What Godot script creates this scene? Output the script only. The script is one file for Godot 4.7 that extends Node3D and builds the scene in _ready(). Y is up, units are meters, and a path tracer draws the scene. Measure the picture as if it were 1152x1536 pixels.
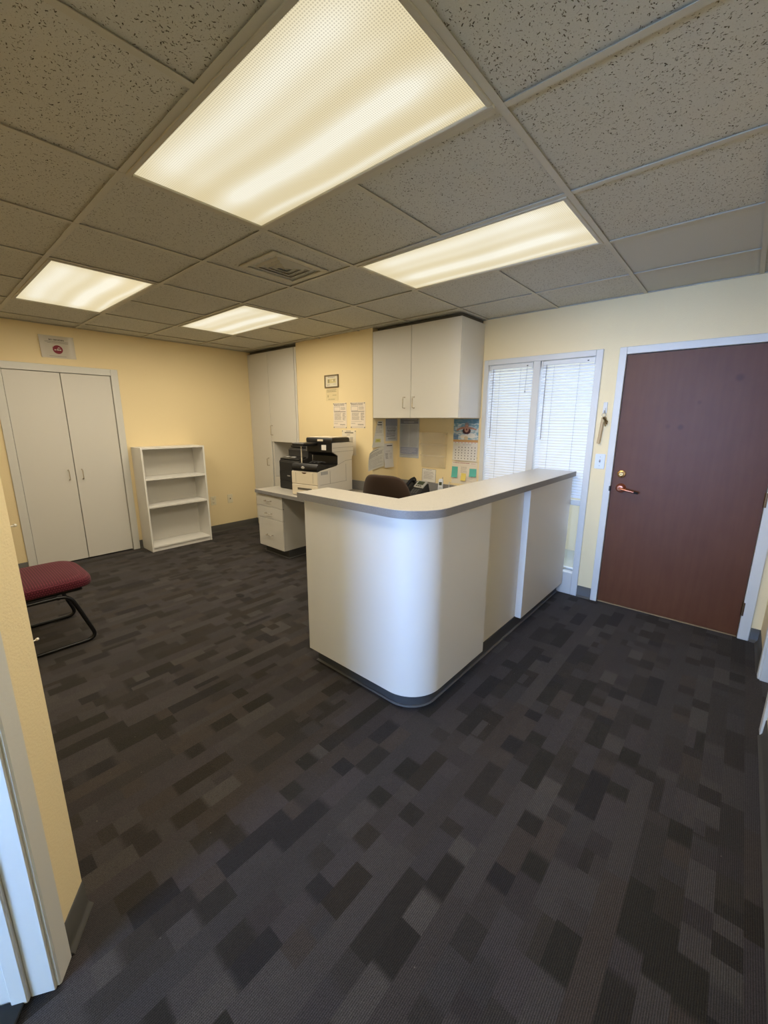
extends Node3D

const CEIL := 2.371
const ZW := -3.613      # entrance wall face
const ZA := -3.2        # back wall face
const XC := -5.207      # closet wall face
const XR := 0.28        # right wall face
const XN := -2.928       # side of the recess
const G := 0.6096
const GX := -0.671
const GZ := -0.682
var M := {}
var rng := RandomNumberGenerator.new()

# ---------------------------------------------------------------- mesh helpers
func st() -> SurfaceTool:
	var s := SurfaceTool.new()
	s.begin(Mesh.PRIMITIVE_TRIANGLES)
	return s

func vtx(s: SurfaceTool, p: Vector3, n: Vector3, uv := Vector2.ZERO) -> void:
	s.set_normal(n)
	s.set_uv(uv)
	s.add_vertex(p)

func face(s: SurfaceTool, pts: Array, out: Vector3, uvs := []) -> void:
	var n := Vector3.ZERO
	for i in pts.size():
		var a: Vector3 = pts[i]
		var b: Vector3 = pts[(i + 1) % pts.size()]
		n += a.cross(b)
	if n.length() < 1e-12:
		return
	n = n.normalized()
	var p := pts.duplicate()
	var u := uvs.duplicate()
	if n.dot(out) < 0.0:
		n = -n
		p.reverse()
		u.reverse()
	for i in range(1, p.size() - 1):
		for k in [0, i + 1, i]:
			vtx(s, p[k], n, u[k] if u.size() else Vector2.ZERO)

# smooth quad a b c d (counter-clockwise from outside) with its own normals
func squad(s: SurfaceTool, p: Array, n: Array, u := []) -> void:
	var order := [0, 2, 1, 0, 3, 2]
	var fn: Vector3 = (p[2] - p[0]).cross(p[3] - p[1])
	if fn.dot(n[0] + n[1] + n[2] + n[3]) < 0.0:
		order = [0, 1, 2, 0, 2, 3]
	for k in order:
		vtx(s, p[k], n[k], u[k] if u.size() else Vector2.ZERO)

func box(s: SurfaceTool, c: Vector3, size: Vector3, b := 0.0, xf := Transform3D()) -> void:
	var h := size * 0.5
	b = minf(b, minf(h.x, minf(h.y, h.z)) * 0.95)
	for ax in 3:
		var a1 := (ax + 1) % 3
		var a2 := (ax + 2) % 3
		for sg in [-1.0, 1.0]:
			var pts := []
			for q in [[-1, -1], [1, -1], [1, 1], [-1, 1]]:
				var p := Vector3.ZERO
				p[ax] = sg * h[ax]
				p[a1] = q[0] * (h[a1] - b)
				p[a2] = q[1] * (h[a2] - b)
				pts.append(xf * (c + p))
			var o := Vector3.ZERO
			o[ax] = sg
			face(s, pts, xf.basis * o)
	if b <= 0.0:
		return
	for ax in 3:
		var a1 := (ax + 1) % 3
		var a2 := (ax + 2) % 3
		for s1 in [-1.0, 1.0]:
			for s2 in [-1.0, 1.0]:
				var pts := []
				for q in [[-1, 0], [1, 0], [1, 1], [-1, 1]]:
					var p := Vector3.ZERO
					p[ax] = q[0] * (h[ax] - b)
					p[a1] = s1 * (h[a1] - (b if q[1] == 1 else 0.0))
					p[a2] = s2 * (h[a2] - (0.0 if q[1] == 1 else b))
					pts.append(xf * (c + p))
				var o := Vector3.ZERO
				o[a1] = s1
				o[a2] = s2
				face(s, pts, xf.basis * o)
	for sx in [-1.0, 1.0]:
		for sy in [-1.0, 1.0]:
			for sz in [-1.0, 1.0]:
				var sg := Vector3(sx, sy, sz)
				var k := h - Vector3(b, b, b)
				face(s, [xf * (c + sg * Vector3(h.x, k.y, k.z)), xf * (c + sg * Vector3(k.x, h.y, k.z)), xf * (c + sg * Vector3(k.x, k.y, h.z))], xf.basis * sg)

# lo / hi corners
func bx(s: SurfaceTool, lo: Vector3, hi: Vector3, b := 0.0, xf := Transform3D()) -> void:
	box(s, (lo + hi) * 0.5, (hi - lo).abs(), b, xf)

# extrude a 2D outline (x, y) along local z from z0 to z1
func prism(s: SurfaceTool, poly: PackedVector2Array, z0: float, z1: float, xf := Transform3D(), b := 0.0, deg := 40.0) -> void:
	if Geometry2D.is_polygon_clockwise(poly):
		poly.reverse()
	var n := poly.size()
	var en := []
	for i in n:
		var d := (poly[(i + 1) % n] - poly[i]).normalized()
		en.append(Vector2(d.y, -d.x))
	var inner := PackedVector2Array()
	for i in n:
		var m: Vector2 = en[(i + n - 1) % n] + en[i]
		m = m.normalized()
		inner.append(poly[i] - m * (b / maxf(0.35, m.dot(en[i]))))
	var rings := [[poly, z0], [poly, z1]]
	if b > 0.0:
		rings = [[inner, z0], [poly, z0 + b], [poly, z1 - b], [inner, z1]]
	var cs := cos(deg_to_rad(deg))
	for r in rings.size() - 1:
		var tilt := 0.0
		if b > 0.0 and r == 0:
			tilt = -1.0
		if b > 0.0 and r == 2:
			tilt = 1.0
		for i in n:
			var j := (i + 1) % n
			var na: Vector2 = en[i]
			var nb: Vector2 = en[i]
			var pn: Vector2 = en[(i + n - 1) % n]
			var nn: Vector2 = en[j]
			if pn.dot(na) > cs:
				na = (pn + na).normalized()
			if nn.dot(nb) > cs:
				nb = (nn + nb).normalized()
			var A: PackedVector2Array = rings[r][0]
			var B: PackedVector2Array = rings[r + 1][0]
			var za: float = rings[r][1]
			var zb: float = rings[r + 1][1]
			var p := [xf * Vector3(A[i].x, A[i].y, za), xf * Vector3(A[j].x, A[j].y, za), xf * Vector3(B[j].x, B[j].y, zb), xf * Vector3(B[i].x, B[i].y, zb)]
			var q1 := (xf.basis * Vector3(na.x, na.y, tilt)).normalized()
			var q2 := (xf.basis * Vector3(nb.x, nb.y, tilt)).normalized()
			squad(s, p, [q1, q2, q2, q1])
	for e in [[rings[0], -1.0], [rings[-1], 1.0]]:
		var P: PackedVector2Array = e[0][0]
		var z: float = e[0][1]
		var idx := Geometry2D.triangulate_polygon(P)
		for k in range(0, idx.size(), 3):
			var pts := []
			for q in 3:
				pts.append(xf * Vector3(P[idx[k + q]].x, P[idx[k + q]].y, z))
			face(s, pts, xf.basis * Vector3(0, 0, e[1]))

func tube(s: SurfaceTool, pts: Array, r: float, seg := 10) -> void:
	var n := pts.size()
	var rings := []
	var up := Vector3.UP
	var side := Vector3.ZERO
	for i in n:
		var a: Vector3 = pts[maxi(i - 1, 0)]
		var c: Vector3 = pts[mini(i + 1, n - 1)]
		var t := (c - a).normalized()
		if i == 0:
			side = t.cross(up if absf(t.y) < 0.9 else Vector3.RIGHT).normalized()
		else:
			side = (side - t * side.dot(t)).normalized()
		var other := t.cross(side)
		var ring := []
		for k in seg:
			var an := TAU * k / seg
			ring.append(side * cos(an) + other * sin(an))
		rings.append(ring)
	for i in n - 1:
		for k in seg:
			var j := (k + 1) % seg
			var p := [pts[i] + rings[i][k] * r, pts[i] + rings[i][j] * r, pts[i + 1] + rings[i + 1][j] * r, pts[i + 1] + rings[i + 1][k] * r]
			squad(s, p, [rings[i][k], rings[i][j], rings[i + 1][j], rings[i + 1][k]])
	for e in [[0, pts[0] - pts[1]], [n - 1, pts[n - 1] - pts[n - 2]]]:
		var cap := []
		for k in seg:
			cap.append(pts[e[0]] + rings[e[0]][k] * r)
		face(s, cap, e[1])

# bend a path: replaces each inner corner with an arc
func rounded(pts: Array, r: float, steps := 5) -> Array:
	var out := [pts[0]]
	for i in range(1, pts.size() - 1):
		var p: Vector3 = pts[i]
		var a: Vector3 = pts[i - 1]
		var c: Vector3 = pts[i + 1]
		var k := minf(r, minf(p.distance_to(a), p.distance_to(c)) * 0.48)
		var q0 := p + (a - p).normalized() * k
		var q1 := p + (c - p).normalized() * k
		for j in steps + 1:
			var t := float(j) / steps
			out.append(q0.lerp(p, t).lerp(p.lerp(q1, t), t))
	out.append(pts[-1])
	return out

# profile: [radius, height] pairs turned about local y
func lathe(s: SurfaceTool, prof: Array, xf := Transform3D(), seg := 24) -> void:
	for i in prof.size() - 1:
		var r0: float = prof[i][0]
		var h0: float = prof[i][1]
		var r1: float = prof[i + 1][0]
		var h1: float = prof[i + 1][1]
		var nr := Vector2(h1 - h0, r0 - r1).normalized()
		for k in seg:
			var a := TAU * k / seg
			var b := TAU * (k + 1) / seg
			var da := Vector3(cos(a), 0, sin(a))
			var db := Vector3(cos(b), 0, sin(b))
			var p := [xf * (da * r0 + Vector3.UP * h0), xf * (db * r0 + Vector3.UP * h0), xf * (db * r1 + Vector3.UP * h1), xf * (da * r1 + Vector3.UP * h1)]
			var na := (xf.basis * (da * nr.x + Vector3.UP * nr.y)).normalized()
			var nb := (xf.basis * (db * nr.x + Vector3.UP * nr.y)).normalized()
			squad(s, p, [na, nb, nb, na])

# a thin sheet from f(u, v); u to the right, v up; front towards +z of its own winding
func sheet(s: SurfaceTool, f: Callable, nu: int, nv: int, thick: float) -> void:
	var P := []
	for j in nv + 1:
		var row := []
		for i in nu + 1:
			row.append(f.call(float(i) / nu, float(j) / nv))
		P.append(row)
	var N := []
	for j in nv + 1:
		var row := []
		for i in nu + 1:
			var du: Vector3 = P[j][mini(i + 1, nu)] - P[j][maxi(i - 1, 0)]
			var dv: Vector3 = P[mini(j + 1, nv)][i] - P[maxi(j - 1, 0)][i]
			row.append(du.cross(dv).normalized())
		N.append(row)
	for j in nv:
		for i in nu:
			var p := []
			var q := []
			var n := []
			var m := []
			var u := []
			for k in [[0, 0], [1, 0], [1, 1], [0, 1]]:
				var pp: Vector3 = P[j + k[1]][i + k[0]]
				var nn: Vector3 = N[j + k[1]][i + k[0]]
				p.append(pp)
				n.append(nn)
				q.append(pp - nn * thick)
				m.append(-nn)
				u.append(Vector2(float(i + k[0]) / nu, 1.0 - float(j + k[1]) / nv))
			squad(s, p, n, u)
			squad(s, q, m, [Vector2(0.01, 0.99), Vector2(0.02, 0.99), Vector2(0.02, 0.98), Vector2(0.01, 0.98)])
	for j in nv:
		for e in [0, nu]:
			var a: Vector3 = P[j][e]
			var b: Vector3 = P[j + 1][e]
			var o: Vector3 = P[j][e] - P[j][nu - e]
			face(s, [a, b, b - N[j + 1][e] * thick, a - N[j][e] * thick], o, [Vector2(0.01, 0.99), Vector2(0.01, 0.98), Vector2(0.02, 0.98), Vector2(0.02, 0.99)])
	for i in nu:
		for e in [0, nv]:
			var a: Vector3 = P[e][i]
			var b: Vector3 = P[e][i + 1]
			var o: Vector3 = P[e][i] - P[nv - e][i]
			face(s, [a, b, b - N[e][i + 1] * thick, a - N[e][i] * thick], o, [Vector2(0.01, 0.99), Vector2(0.01, 0.98), Vector2(0.02, 0.98), Vector2(0.02, 0.99)])

func flat_sheet(s: SurfaceTool, w: float, h: float, t := 0.0008, z := 0.0015) -> void:
	sheet(s, func(u, v): return Vector3((u - 0.5) * w, (v - 0.5) * h, z + t), 1, 1, t)

# rounded cushion (superellipsoid), then moved through f
func cushion(s: SurfaceTool, half: Vector3, e1: float, e2: float, f: Callable, nu := 40, nv := 22) -> void:
	var pw := func(x: float, e: float) -> float: return signf(x) * pow(absf(x), e)
	var P := []
	for j in nv + 1:
		var row := []
		var ph := -PI / 2 + PI * j / nv
		for i in nu:
			var th := TAU * i / nu
			row.append(f.call(Vector3(half.x * pw.call(cos(ph), e1) * pw.call(cos(th), e2), half.y * pw.call(sin(ph), e1), half.z * pw.call(cos(ph), e1) * pw.call(sin(th), e2))))
		P.append(row)
	var c: Vector3 = f.call(Vector3.ZERO)
	var N := []
	for j in nv + 1:
		var row := []
		for i in nu:
			var du: Vector3 = P[j][(i + 1) % nu] - P[j][(i + nu - 1) % nu]
			var dv: Vector3 = P[mini(j + 1, nv)][i] - P[maxi(j - 1, 0)][i]
			var nn := du.cross(dv)
			if j == 0 or j == nv or nn.length() < 1e-9:
				nn = P[j][i] - c
			nn = nn.normalized()
			if nn.dot(P[j][i] - c) < 0.0:
				nn = -nn
			row.append(nn)
		N.append(row)
	for j in nv:
		for i in nu:
			var k := (i + 1) % nu
			squad(s, [P[j][i], P[j][k], P[j + 1][k], P[j + 1][i]], [N[j][i], N[j][k], N[j + 1][k], N[j + 1][i]])

# ---------------------------------------------------------------- object helpers
func obj(called: String, s: SurfaceTool, m: Material, parent: Node = null) -> MeshInstance3D:
	var o := MeshInstance3D.new()
	o.name = called
	o.mesh = s.commit()
	o.material_override = m
	o.cast_shadow = GeometryInstance3D.SHADOW_CASTING_SETTING_ON
	put(o, parent)
	return o

func put(o: Node3D, parent: Node = null) -> void:
	var host: Node = parent if parent else self
	var want := String(o.name)
	if host.has_node(NodePath(want)):
		var k := 1
		while host.has_node(NodePath("%s_%03d" % [want, k])):
			k += 1
		o.name = "%s_%03d" % [want, k]
	host.add_child(o, true)

func tag(o: Node3D, label: String, category: String, group := "") -> Node3D:
	o.set_meta("label", label)
	o.set_meta("category", category)
	if group:
		o.set_meta("group", group)
	return o

func thing(called: String, label: String, category: String, at := Vector3.ZERO, turn := 0.0, group := "") -> Node3D:
	var o := Node3D.new()
	o.name = called
	put(o)
	o.position = at
	o.rotation.y = turn
	tag(o, label, category, group)
	return o

func struct(called: String, s: SurfaceTool, m: Material, parent: Node = null) -> MeshInstance3D:
	var o := obj(called, s, m, parent)
	if parent == null:
		o.set_meta("kind", "structure")
	return o

func place(called: String, at := Vector3.ZERO, turn := 0.0) -> Node3D:
	var o := Node3D.new()
	o.name = called
	put(o)
	o.position = at
	o.rotation.y = turn
	o.set_meta("kind", "structure")
	return o

func again(o: Node3D, parent: Node = null) -> Node3D:
	var c: Node3D = o.duplicate()
	var r := RegEx.create_from_string("_\\d{3}$")
	c.name = r.sub(String(o.name), "")
	put(c, parent if parent else o.get_parent())
	return c

func note(o: Node3D, label: String) -> void:
	o.set_meta("label", label)

func lettering(called: String, text: String, size: float, at: Vector3, m: Material, parent: Node, depth := 0.0006, bold := true) -> void:
	var t := TextMesh.new()
	var f := SystemFont.new()
	f.font_names = PackedStringArray(["Droid Sans"])
	f.font_weight = 700 if bold else 400
	t.font = f
	t.font_size = 32
	t.pixel_size = size / 32.0
	t.depth = depth
	t.text = text
	t.curve_step = 2.0
	var o := MeshInstance3D.new()
	o.name = called
	o.mesh = t
	o.material_override = m
	put(o, parent)
	o.position = at

# ---------------------------------------------------------------- materials
func mat(c: Color, rough := 0.6, metal := 0.0) -> StandardMaterial3D:
	var m := StandardMaterial3D.new()
	m.albedo_color = c
	m.roughness = rough
	m.metallic = metal
	return m

func c8(r: int, g: int, b: int) -> Color:
	return Color8(r, g, b)

func grain(m: StandardMaterial3D, scale: float, height: float, freq := 0.08, seed_ := 3) -> StandardMaterial3D:
	var n := FastNoiseLite.new()
	n.seed = seed_
	n.frequency = freq
	var t := NoiseTexture2D.new()
	t.width = 256
	t.height = 256
	t.seamless = true
	t.noise = n
	m.heightmap_enabled = true
	m.heightmap_texture = t
	m.heightmap_scale = height
	m.uv1_triplanar = true
	m.uv1_world_triplanar = true
	m.uv1_scale = Vector3.ONE * scale
	return m

func speckle_tex(base: Color, spots: Array, n: int, count: int, seed_: int, jitter := 0.02) -> ImageTexture:
	var r := RandomNumberGenerator.new()
	r.seed = seed_
	var im := Image.create_empty(n, n, false, Image.FORMAT_RGB8)
	for y in n:
		for x in n:
			var k := r.randf_range(-jitter, jitter)
			im.set_pixel(x, y, Color(base.r + k, base.g + k, base.b + k))
	for i in count:
		var c: Color = spots[r.randi() % spots.size()]
		im.fill_rect(Rect2i(r.randi() % n, r.randi() % n, 1 + r.randi() % 3, 1 + r.randi() % 2), c)
	return ImageTexture.create_from_image(im)

func image_mat(t: Texture2D, rough := 0.7) -> StandardMaterial3D:
	var m := mat(Color.WHITE, rough)
	m.albedo_texture = t
	return m

# flat print for papers: list of [kind, x, y, w, h, colour, rows] in fractions
func print_tex(w: int, h: int, bg: Color, ops: Array, seed_: int) -> ImageTexture:
	var r := RandomNumberGenerator.new()
	r.seed = seed_
	var im := Image.create_empty(w, h, false, Image.FORMAT_RGB8)
	im.fill(bg)
	for o in ops:
		var x := int(o[1] * w)
		var y := int(o[2] * h)
		var ww := int(o[3] * w)
		var hh := int(o[4] * h)
		var col: Color = o[5]
		if o[0] == "rect":
			im.fill_rect(Rect2i(x, y, maxi(ww, 1), maxi(hh, 1)), col)
		elif o[0] == "frame":
			var t := 2
			im.fill_rect(Rect2i(x, y, ww, t), col)
			im.fill_rect(Rect2i(x, y + hh - t, ww, t), col)
			im.fill_rect(Rect2i(x, y, t, hh), col)
			im.fill_rect(Rect2i(x + ww - t, y, t, hh), col)
		elif o[0] == "text":
			var rows: int = o[6]
			var rh := float(hh) / rows
			for k in rows:
				var px := x
				var stop := x + int(ww * (r.randf_range(0.55, 1.0) if k % 4 == 3 else r.randf_range(0.88, 1.0)))
				while px < stop:
					var l := r.randi_range(3, 14)
					im.fill_rect(Rect2i(px, y + int(k * rh), mini(l, stop - px), maxi(1, int(rh * 0.5))), col)
					px += l + r.randi_range(1, 3)
	return ImageTexture.create_from_image(im)

func make_materials() -> void:
	M.wall = grain(mat(c8(234, 215, 171), 0.62), 9.0, 0.06, 0.05)
	M.trim = grain(mat(c8(210, 209, 204), 0.42), 6.0, 0.02, 0.04)
	M.white = mat(c8(226, 224, 219), 0.42)
	M.white2 = mat(c8(211, 208, 201), 0.45)
	M.seam = mat(c8(92, 86, 76), 0.8)
	M.tan = mat(c8(196, 184, 158), 0.6)
	var lam := mat(Color.WHITE, 0.4)
	lam.albedo_texture = speckle_tex(c8(172, 167, 158), [c8(150, 146, 138), c8(190, 186, 176), c8(160, 152, 142)], 256, 5000, 11)
	lam.uv1_triplanar = true
	lam.uv1_world_triplanar = true
	lam.uv1_scale = Vector3.ONE * 4.0
	M.laminate = lam
	var led := mat(Color.WHITE, 0.45)
	led.albedo_texture = speckle_tex(c8(132, 131, 132), [c8(118, 117, 118), c8(148, 147, 146)], 256, 5000, 12)
	led.uv1_triplanar = true
	led.uv1_world_triplanar = true
	led.uv1_scale = Vector3.ONE * 4.0
	M.edge = led
	M.vinyl = mat(c8(70, 68, 64), 0.5)
	M.kick = mat(c8(74, 75, 77), 0.45)
	M.toe = mat(c8(96, 96, 97), 0.5)
	M.reveal = mat(c8(52, 46, 38), 0.9)
	M.sill = mat(c8(146, 124, 92), 0.5)
	M.chrome = mat(c8(214, 208, 198), 0.22, 0.9)
	M.steel = mat(c8(150, 146, 140), 0.35, 0.8)
	M.brass = mat(c8(206, 164, 106), 0.26, 0.9)
	M.bronze = mat(c8(190, 124, 98), 0.3, 0.85)
	M.hinge = mat(c8(98, 72, 44), 0.4, 0.7)
	M.black = mat(c8(16, 16, 18), 0.35)
	M.black_matt = mat(c8(22, 21, 21), 0.6)
	M.dark_hole = mat(c8(10, 10, 10), 0.9)
	M.off_white = mat(c8(226, 214, 190), 0.4)
	M.off_white2 = mat(c8(212, 206, 196), 0.42)
	M.grey_plastic = mat(c8(150, 150, 150), 0.45)
	M.silver = mat(c8(190, 190, 186), 0.35, 0.4)
	M.lcd = mat(c8(66, 74, 58), 0.2)
	M.plate = mat(c8(222, 212, 184), 0.4)
	M.plate_cool = mat(c8(214, 220, 232), 0.4)
	M.paper = mat(c8(226, 221, 212), 0.85)
	M.ink = mat(c8(34, 30, 30), 0.8)
	M.red_ink = mat(c8(128, 24, 44), 0.6)
	M.teal = mat(c8(92, 178, 168), 0.85)
	M.yellow = mat(c8(226, 206, 112), 0.85)
	M.concrete = mat(c8(150, 146, 138), 0.9)
	M.paving = mat(c8(160, 150, 120), 0.9)
	# glass pane, clear acrylic
	M.glass = mat(Color(1, 1, 1, 0.06), 0.02)
	M.glass.transparency = BaseMaterial3D.TRANSPARENCY_ALPHA
	M.acrylic = mat(Color(0.9, 0.87, 0.8, 0.11), 0.1)
	M.acrylic.transparency = BaseMaterial3D.TRANSPARENCY_ALPHA
	M.sleeve = mat(Color(1, 1, 1, 0.1), 0.08)
	M.sleeve.transparency = BaseMaterial3D.TRANSPARENCY_ALPHA
	# blinds
	M.slat = mat(c8(240, 242, 244), 0.45)
	M.slat.backlight_enabled = true
	M.slat.backlight = Color(0.5, 0.5, 0.5)
	M.cord = mat(c8(150, 152, 154), 0.7)
	M.rail = mat(c8(216, 216, 212), 0.4)
	# door veneer with faint old marks
	var di := Image.create_empty(256, 512, false, Image.FORMAT_RGB8)
	var fn := FastNoiseLite.new()
	fn.seed = 5
	fn.frequency = 0.02
	for y in 512:
		for x in 256:
			var k := fn.get_noise_2d(x * 4.0, y * 0.35) * 0.018 + fn.get_noise_2d(x * 1.0, y * 1.0) * 0.012
			for sp in [[188, 52, 5.0, 0.07], [134, 92, 3.0, 0.05], [88, 135, 3.5, 0.045], [110, 136, 4.0, 0.07]]:
				var d: float = Vector2(x - sp[0], y - sp[1]).length() / sp[2]
				if d < 1.6:
					k -= sp[3] * clampf(1.6 - d, 0.0, 1.0)
			di.set_pixel(x, y, Color(0.365 + k, 0.205 + k, 0.088 + k))
	M.door = image_mat(ImageTexture.create_from_image(di), 0.46)
	M.door.metallic_specular = 0.4
	M.door_edge = mat(c8(80, 46, 34), 0.5)
	# carpet
	M.carpet = carpet()
	# ceiling tiles
	M.tile0 = tile_mat(21, true)
	M.tile1 = tile_mat(22, true)
	M.tile_plain = tile_mat(23, false)
	M.tbar = mat(c8(190, 186, 172), 0.5)
	M.fixture = mat(c8(186, 181, 166), 0.45)
	# lamp lenses
	M.lens0 = lens(31)
	M.lens1 = lens(32)
	# fabrics
	M.red_fabric = weave(c8(80, 6, 28), c8(62, 4, 20), c8(150, 62, 86), 41)
	M.brown_fabric = weave(c8(50, 30, 11), c8(40, 23, 8), c8(56, 35, 15), 42)
	# keys
	M.fob = mat(c8(186, 160, 118), 0.55)
	M.key = mat(c8(116, 92, 54), 0.35, 0.8)
	M.clear_hook = mat(c8(214, 212, 206), 0.3)

func weave(a: Color, b: Color, dot: Color, seed_: int) -> StandardMaterial3D:
	var r := RandomNumberGenerator.new()
	r.seed = seed_
	var im := Image.create_empty(128, 128, false, Image.FORMAT_RGB8)
	for y in 128:
		for x in 128:
			var k := r.randf_range(-0.02, 0.02)
			var c := a if ((x / 2) + (y / 2)) % 2 == 0 else b
			var row := y / 16
			var fx := (x + (8 if row % 2 else 0)) % 16
			var fy := y % 16
			if fx > 3 and fx < 11 and fy > 6 and fy < 10:
				c = dot
			im.set_pixel(x, y, Color(c.r + k, c.g + k, c.b + k))
	var m := image_mat(ImageTexture.create_from_image(im), 0.9)
	m.uv1_triplanar = true
	m.uv1_scale = Vector3.ONE * 9.0
	m.rim_enabled = true
	m.rim = 0.1
	m.heightmap_enabled = true
	m.heightmap_texture = m.albedo_texture
	m.heightmap_scale = 0.12
	return m

# floor carpet: woven strips 72 mm wide along z, each broken into blocks of different tone
func carpet() -> StandardMaterial3D:
	var r := RandomNumberGenerator.new()
	r.seed = 77
	var W := 2048
	var H := 1776
	var ppm := 2048.0 / 6.0
	var im := Image.create_empty(W, H, false, Image.FORMAT_RGB8)
	var base := [c8(87, 81, 84), c8(84, 79, 82), c8(90, 85, 86), c8(82, 76, 76), c8(86, 78, 75), c8(80, 76, 78)]
	var dark := [c8(60, 55, 52), c8(57, 53, 48), c8(65, 59, 57), c8(56, 52, 54), c8(65, 58, 52)]
	var mid := [c8(74, 69, 68), c8(72, 66, 62), c8(76, 70, 72), c8(70, 65, 64)]
	var pale := [c8(98, 93, 92), c8(95, 91, 91)]
	var n := int(6.0 / 0.072) + 1
	var kind := 0
	var left_in_kind := 0
	for i in n:
		var x0 := int(i * 0.072 * ppm)
		var x1 := int((i + 1) * 0.072 * ppm)
		if left_in_kind <= 0:               # one or two calm strips, then two to four patchy ones
			kind = 1 - kind
			left_in_kind = 1 if kind == 0 else r.randi_range(2, 4)
		left_in_kind -= 1
		var z := -r.randf() * 0.3
		var was: Color = base[0]
		var was_dark := false
		while z < 5.2:
			var l := 0.0
			var c: Color
			if kind == 0 and r.randf() < 0.8:
				l = r.randf_range(0.2, 0.8)
				c = base[r.randi() % base.size()]
				was_dark = false
			else:
				var q := r.randf()
				if q < (0.25 if was_dark else 0.78):
					c = dark[r.randi() % dark.size()] if q < (0.15 if was_dark else 0.5) else mid[r.randi() % mid.size()]
					l = r.randf_range(0.05, 0.11) if r.randf() < 0.6 else r.randf_range(0.12, 0.3)
					was_dark = true
				else:
					c = base[r.randi() % base.size()] if r.randf() < 0.86 else pale[r.randi() % 2]
					l = r.randf_range(0.05, 0.2)
					was_dark = false
			var k := r.randf_range(-0.012, 0.012)
			c = Color(c.r + k, c.g + k, c.b + k)
			var xa := x0
			var xb := x1
			if r.randf() < 0.08:            # some blocks are half strips
				im.fill_rect(Rect2i(x0, int(z * ppm), x1 - x0, int(l * ppm) + 1), base[r.randi() % 4])
				if r.randf() < 0.5:
					xa = (x0 + x1) / 2
				else:
					xb = (x0 + x1) / 2
			im.fill_rect(Rect2i(xa, int(z * ppm), xb - xa, int(l * ppm) + 1), c)
			if r.randf() < 0.55:            # worn, blended end
				var soft := r.randi_range(3, 9)
				for q in soft:
					im.fill_rect(Rect2i(xa, int(z * ppm) + q, xb - xa, 1), was.lerp(c, (q + 0.5) / soft))
			was = c
			z += l
	# old stains with a shape of their own
	for sp in [[-3.10, -1.68, 0.06, 0.55], [-3.35, -1.50, 0.045, 0.78], [-2.0, -1.62, 0.07, 0.7]]:
		var cx := int((sp[0] + 5.4) * ppm)
		var cz := int((sp[1] + 3.8) * ppm)
		var R := int(sp[2] * ppm)
		for y in range(-R, R):
			for x in range(-R, R):
				var d: float = Vector2(x, y * 1.6).length() / R + r.randf_range(-0.12, 0.12)
				if d < 0.8:
					var p := im.get_pixel(cx + x, cz + y)
					im.set_pixel(cx + x, cz + y, p * sp[3])
	for i in 130:                        # lint
		im.set_pixel(r.randi() % W, r.randi() % H, c8(170, 166, 156))
	# fine loop pile, 0.36 m repeat
	var S := 512
	var g := Image.create_empty(S, S, false, Image.FORMAT_RGB8)
	for y in S:
		for x in S:
			var rib := 0.5 + 0.5 * cos(TAU * x / 8.0)
			var loop := 0.5 + 0.5 * cos(TAU * (y + (3.5 if (x / 8) % 2 else 0.0)) / 7.0)
			var k := 0.56 + 0.3 * rib * (0.55 + 0.45 * loop) + r.randf_range(-0.2, 0.2)
			g.set_pixel(x, y, Color(k, k, k))
	var gt := ImageTexture.create_from_image(g)
	var m := mat(Color(1.0, 1.0, 1.0), 0.95)
	m.albedo_texture = gt
	m.uv1_scale = Vector3(6.0 / 0.36, 5.2 / 0.36, 1)
	m.heightmap_enabled = true
	m.heightmap_texture = gt
	m.heightmap_scale = 0.25
	m.rim_enabled = true
	m.rim = 0.2
	m.detail_enabled = true
	m.detail_albedo = ImageTexture.create_from_image(im)
	m.detail_blend_mode = BaseMaterial3D.BLEND_MODE_MUL
	m.detail_uv_layer = BaseMaterial3D.DETAIL_UV_2
	m.metallic_specular = 0.25
	return m

func tile_mat(seed_: int, fissures: bool) -> StandardMaterial3D:
	var r := RandomNumberGenerator.new()
	r.seed = seed_
	var S := 1024
	var im := Image.create_empty(S, S, false, Image.FORMAT_RGB8)
	var fn := FastNoiseLite.new()
	fn.seed = seed_
	fn.frequency = 0.12
	for y in S:
		for x in S:
			var k := fn.get_noise_2d(x, y) * 0.03 + r.randf_range(-0.02, 0.02)
			im.set_pixel(x, y, Color(0.775 + k, 0.77 + k, 0.735 + k))
	if fissures:
		for i in 4200:                     # pin holes
			var c := c8(140, 133, 116) if r.randf() < 0.7 else c8(112, 104, 88)
			im.fill_rect(Rect2i(r.randi() % S, r.randi() % S, 1 + r.randi() % 4, 1 + r.randi() % 3), c)
		for i in 1250:                      # fissures
			var x := r.randf() * S
			var y := r.randf() * S
			var an := r.randf_range(-0.9, 0.9) + (PI / 2 if r.randf() < 0.3 else 0.0)
			var l := r.randi_range(2, 8)
			var w := r.randi_range(2, 4)
			var c := c8(104, 96, 78) if r.randf() < 0.6 else c8(74, 66, 50)
			for k in l:
				im.fill_rect(Rect2i(int(x), int(y), w, maxi(2, w - 1)), c)
				an += r.randf_range(-0.5, 0.5)
				x += cos(an) * 1.6
				y += sin(an) * 1.6
	var m := image_mat(ImageTexture.create_from_image(im), 0.95)
	m.heightmap_enabled = true
	m.heightmap_texture = m.albedo_texture
	m.heightmap_scale = 0.25
	m.metallic_specular = 0.2
	return m

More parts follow.
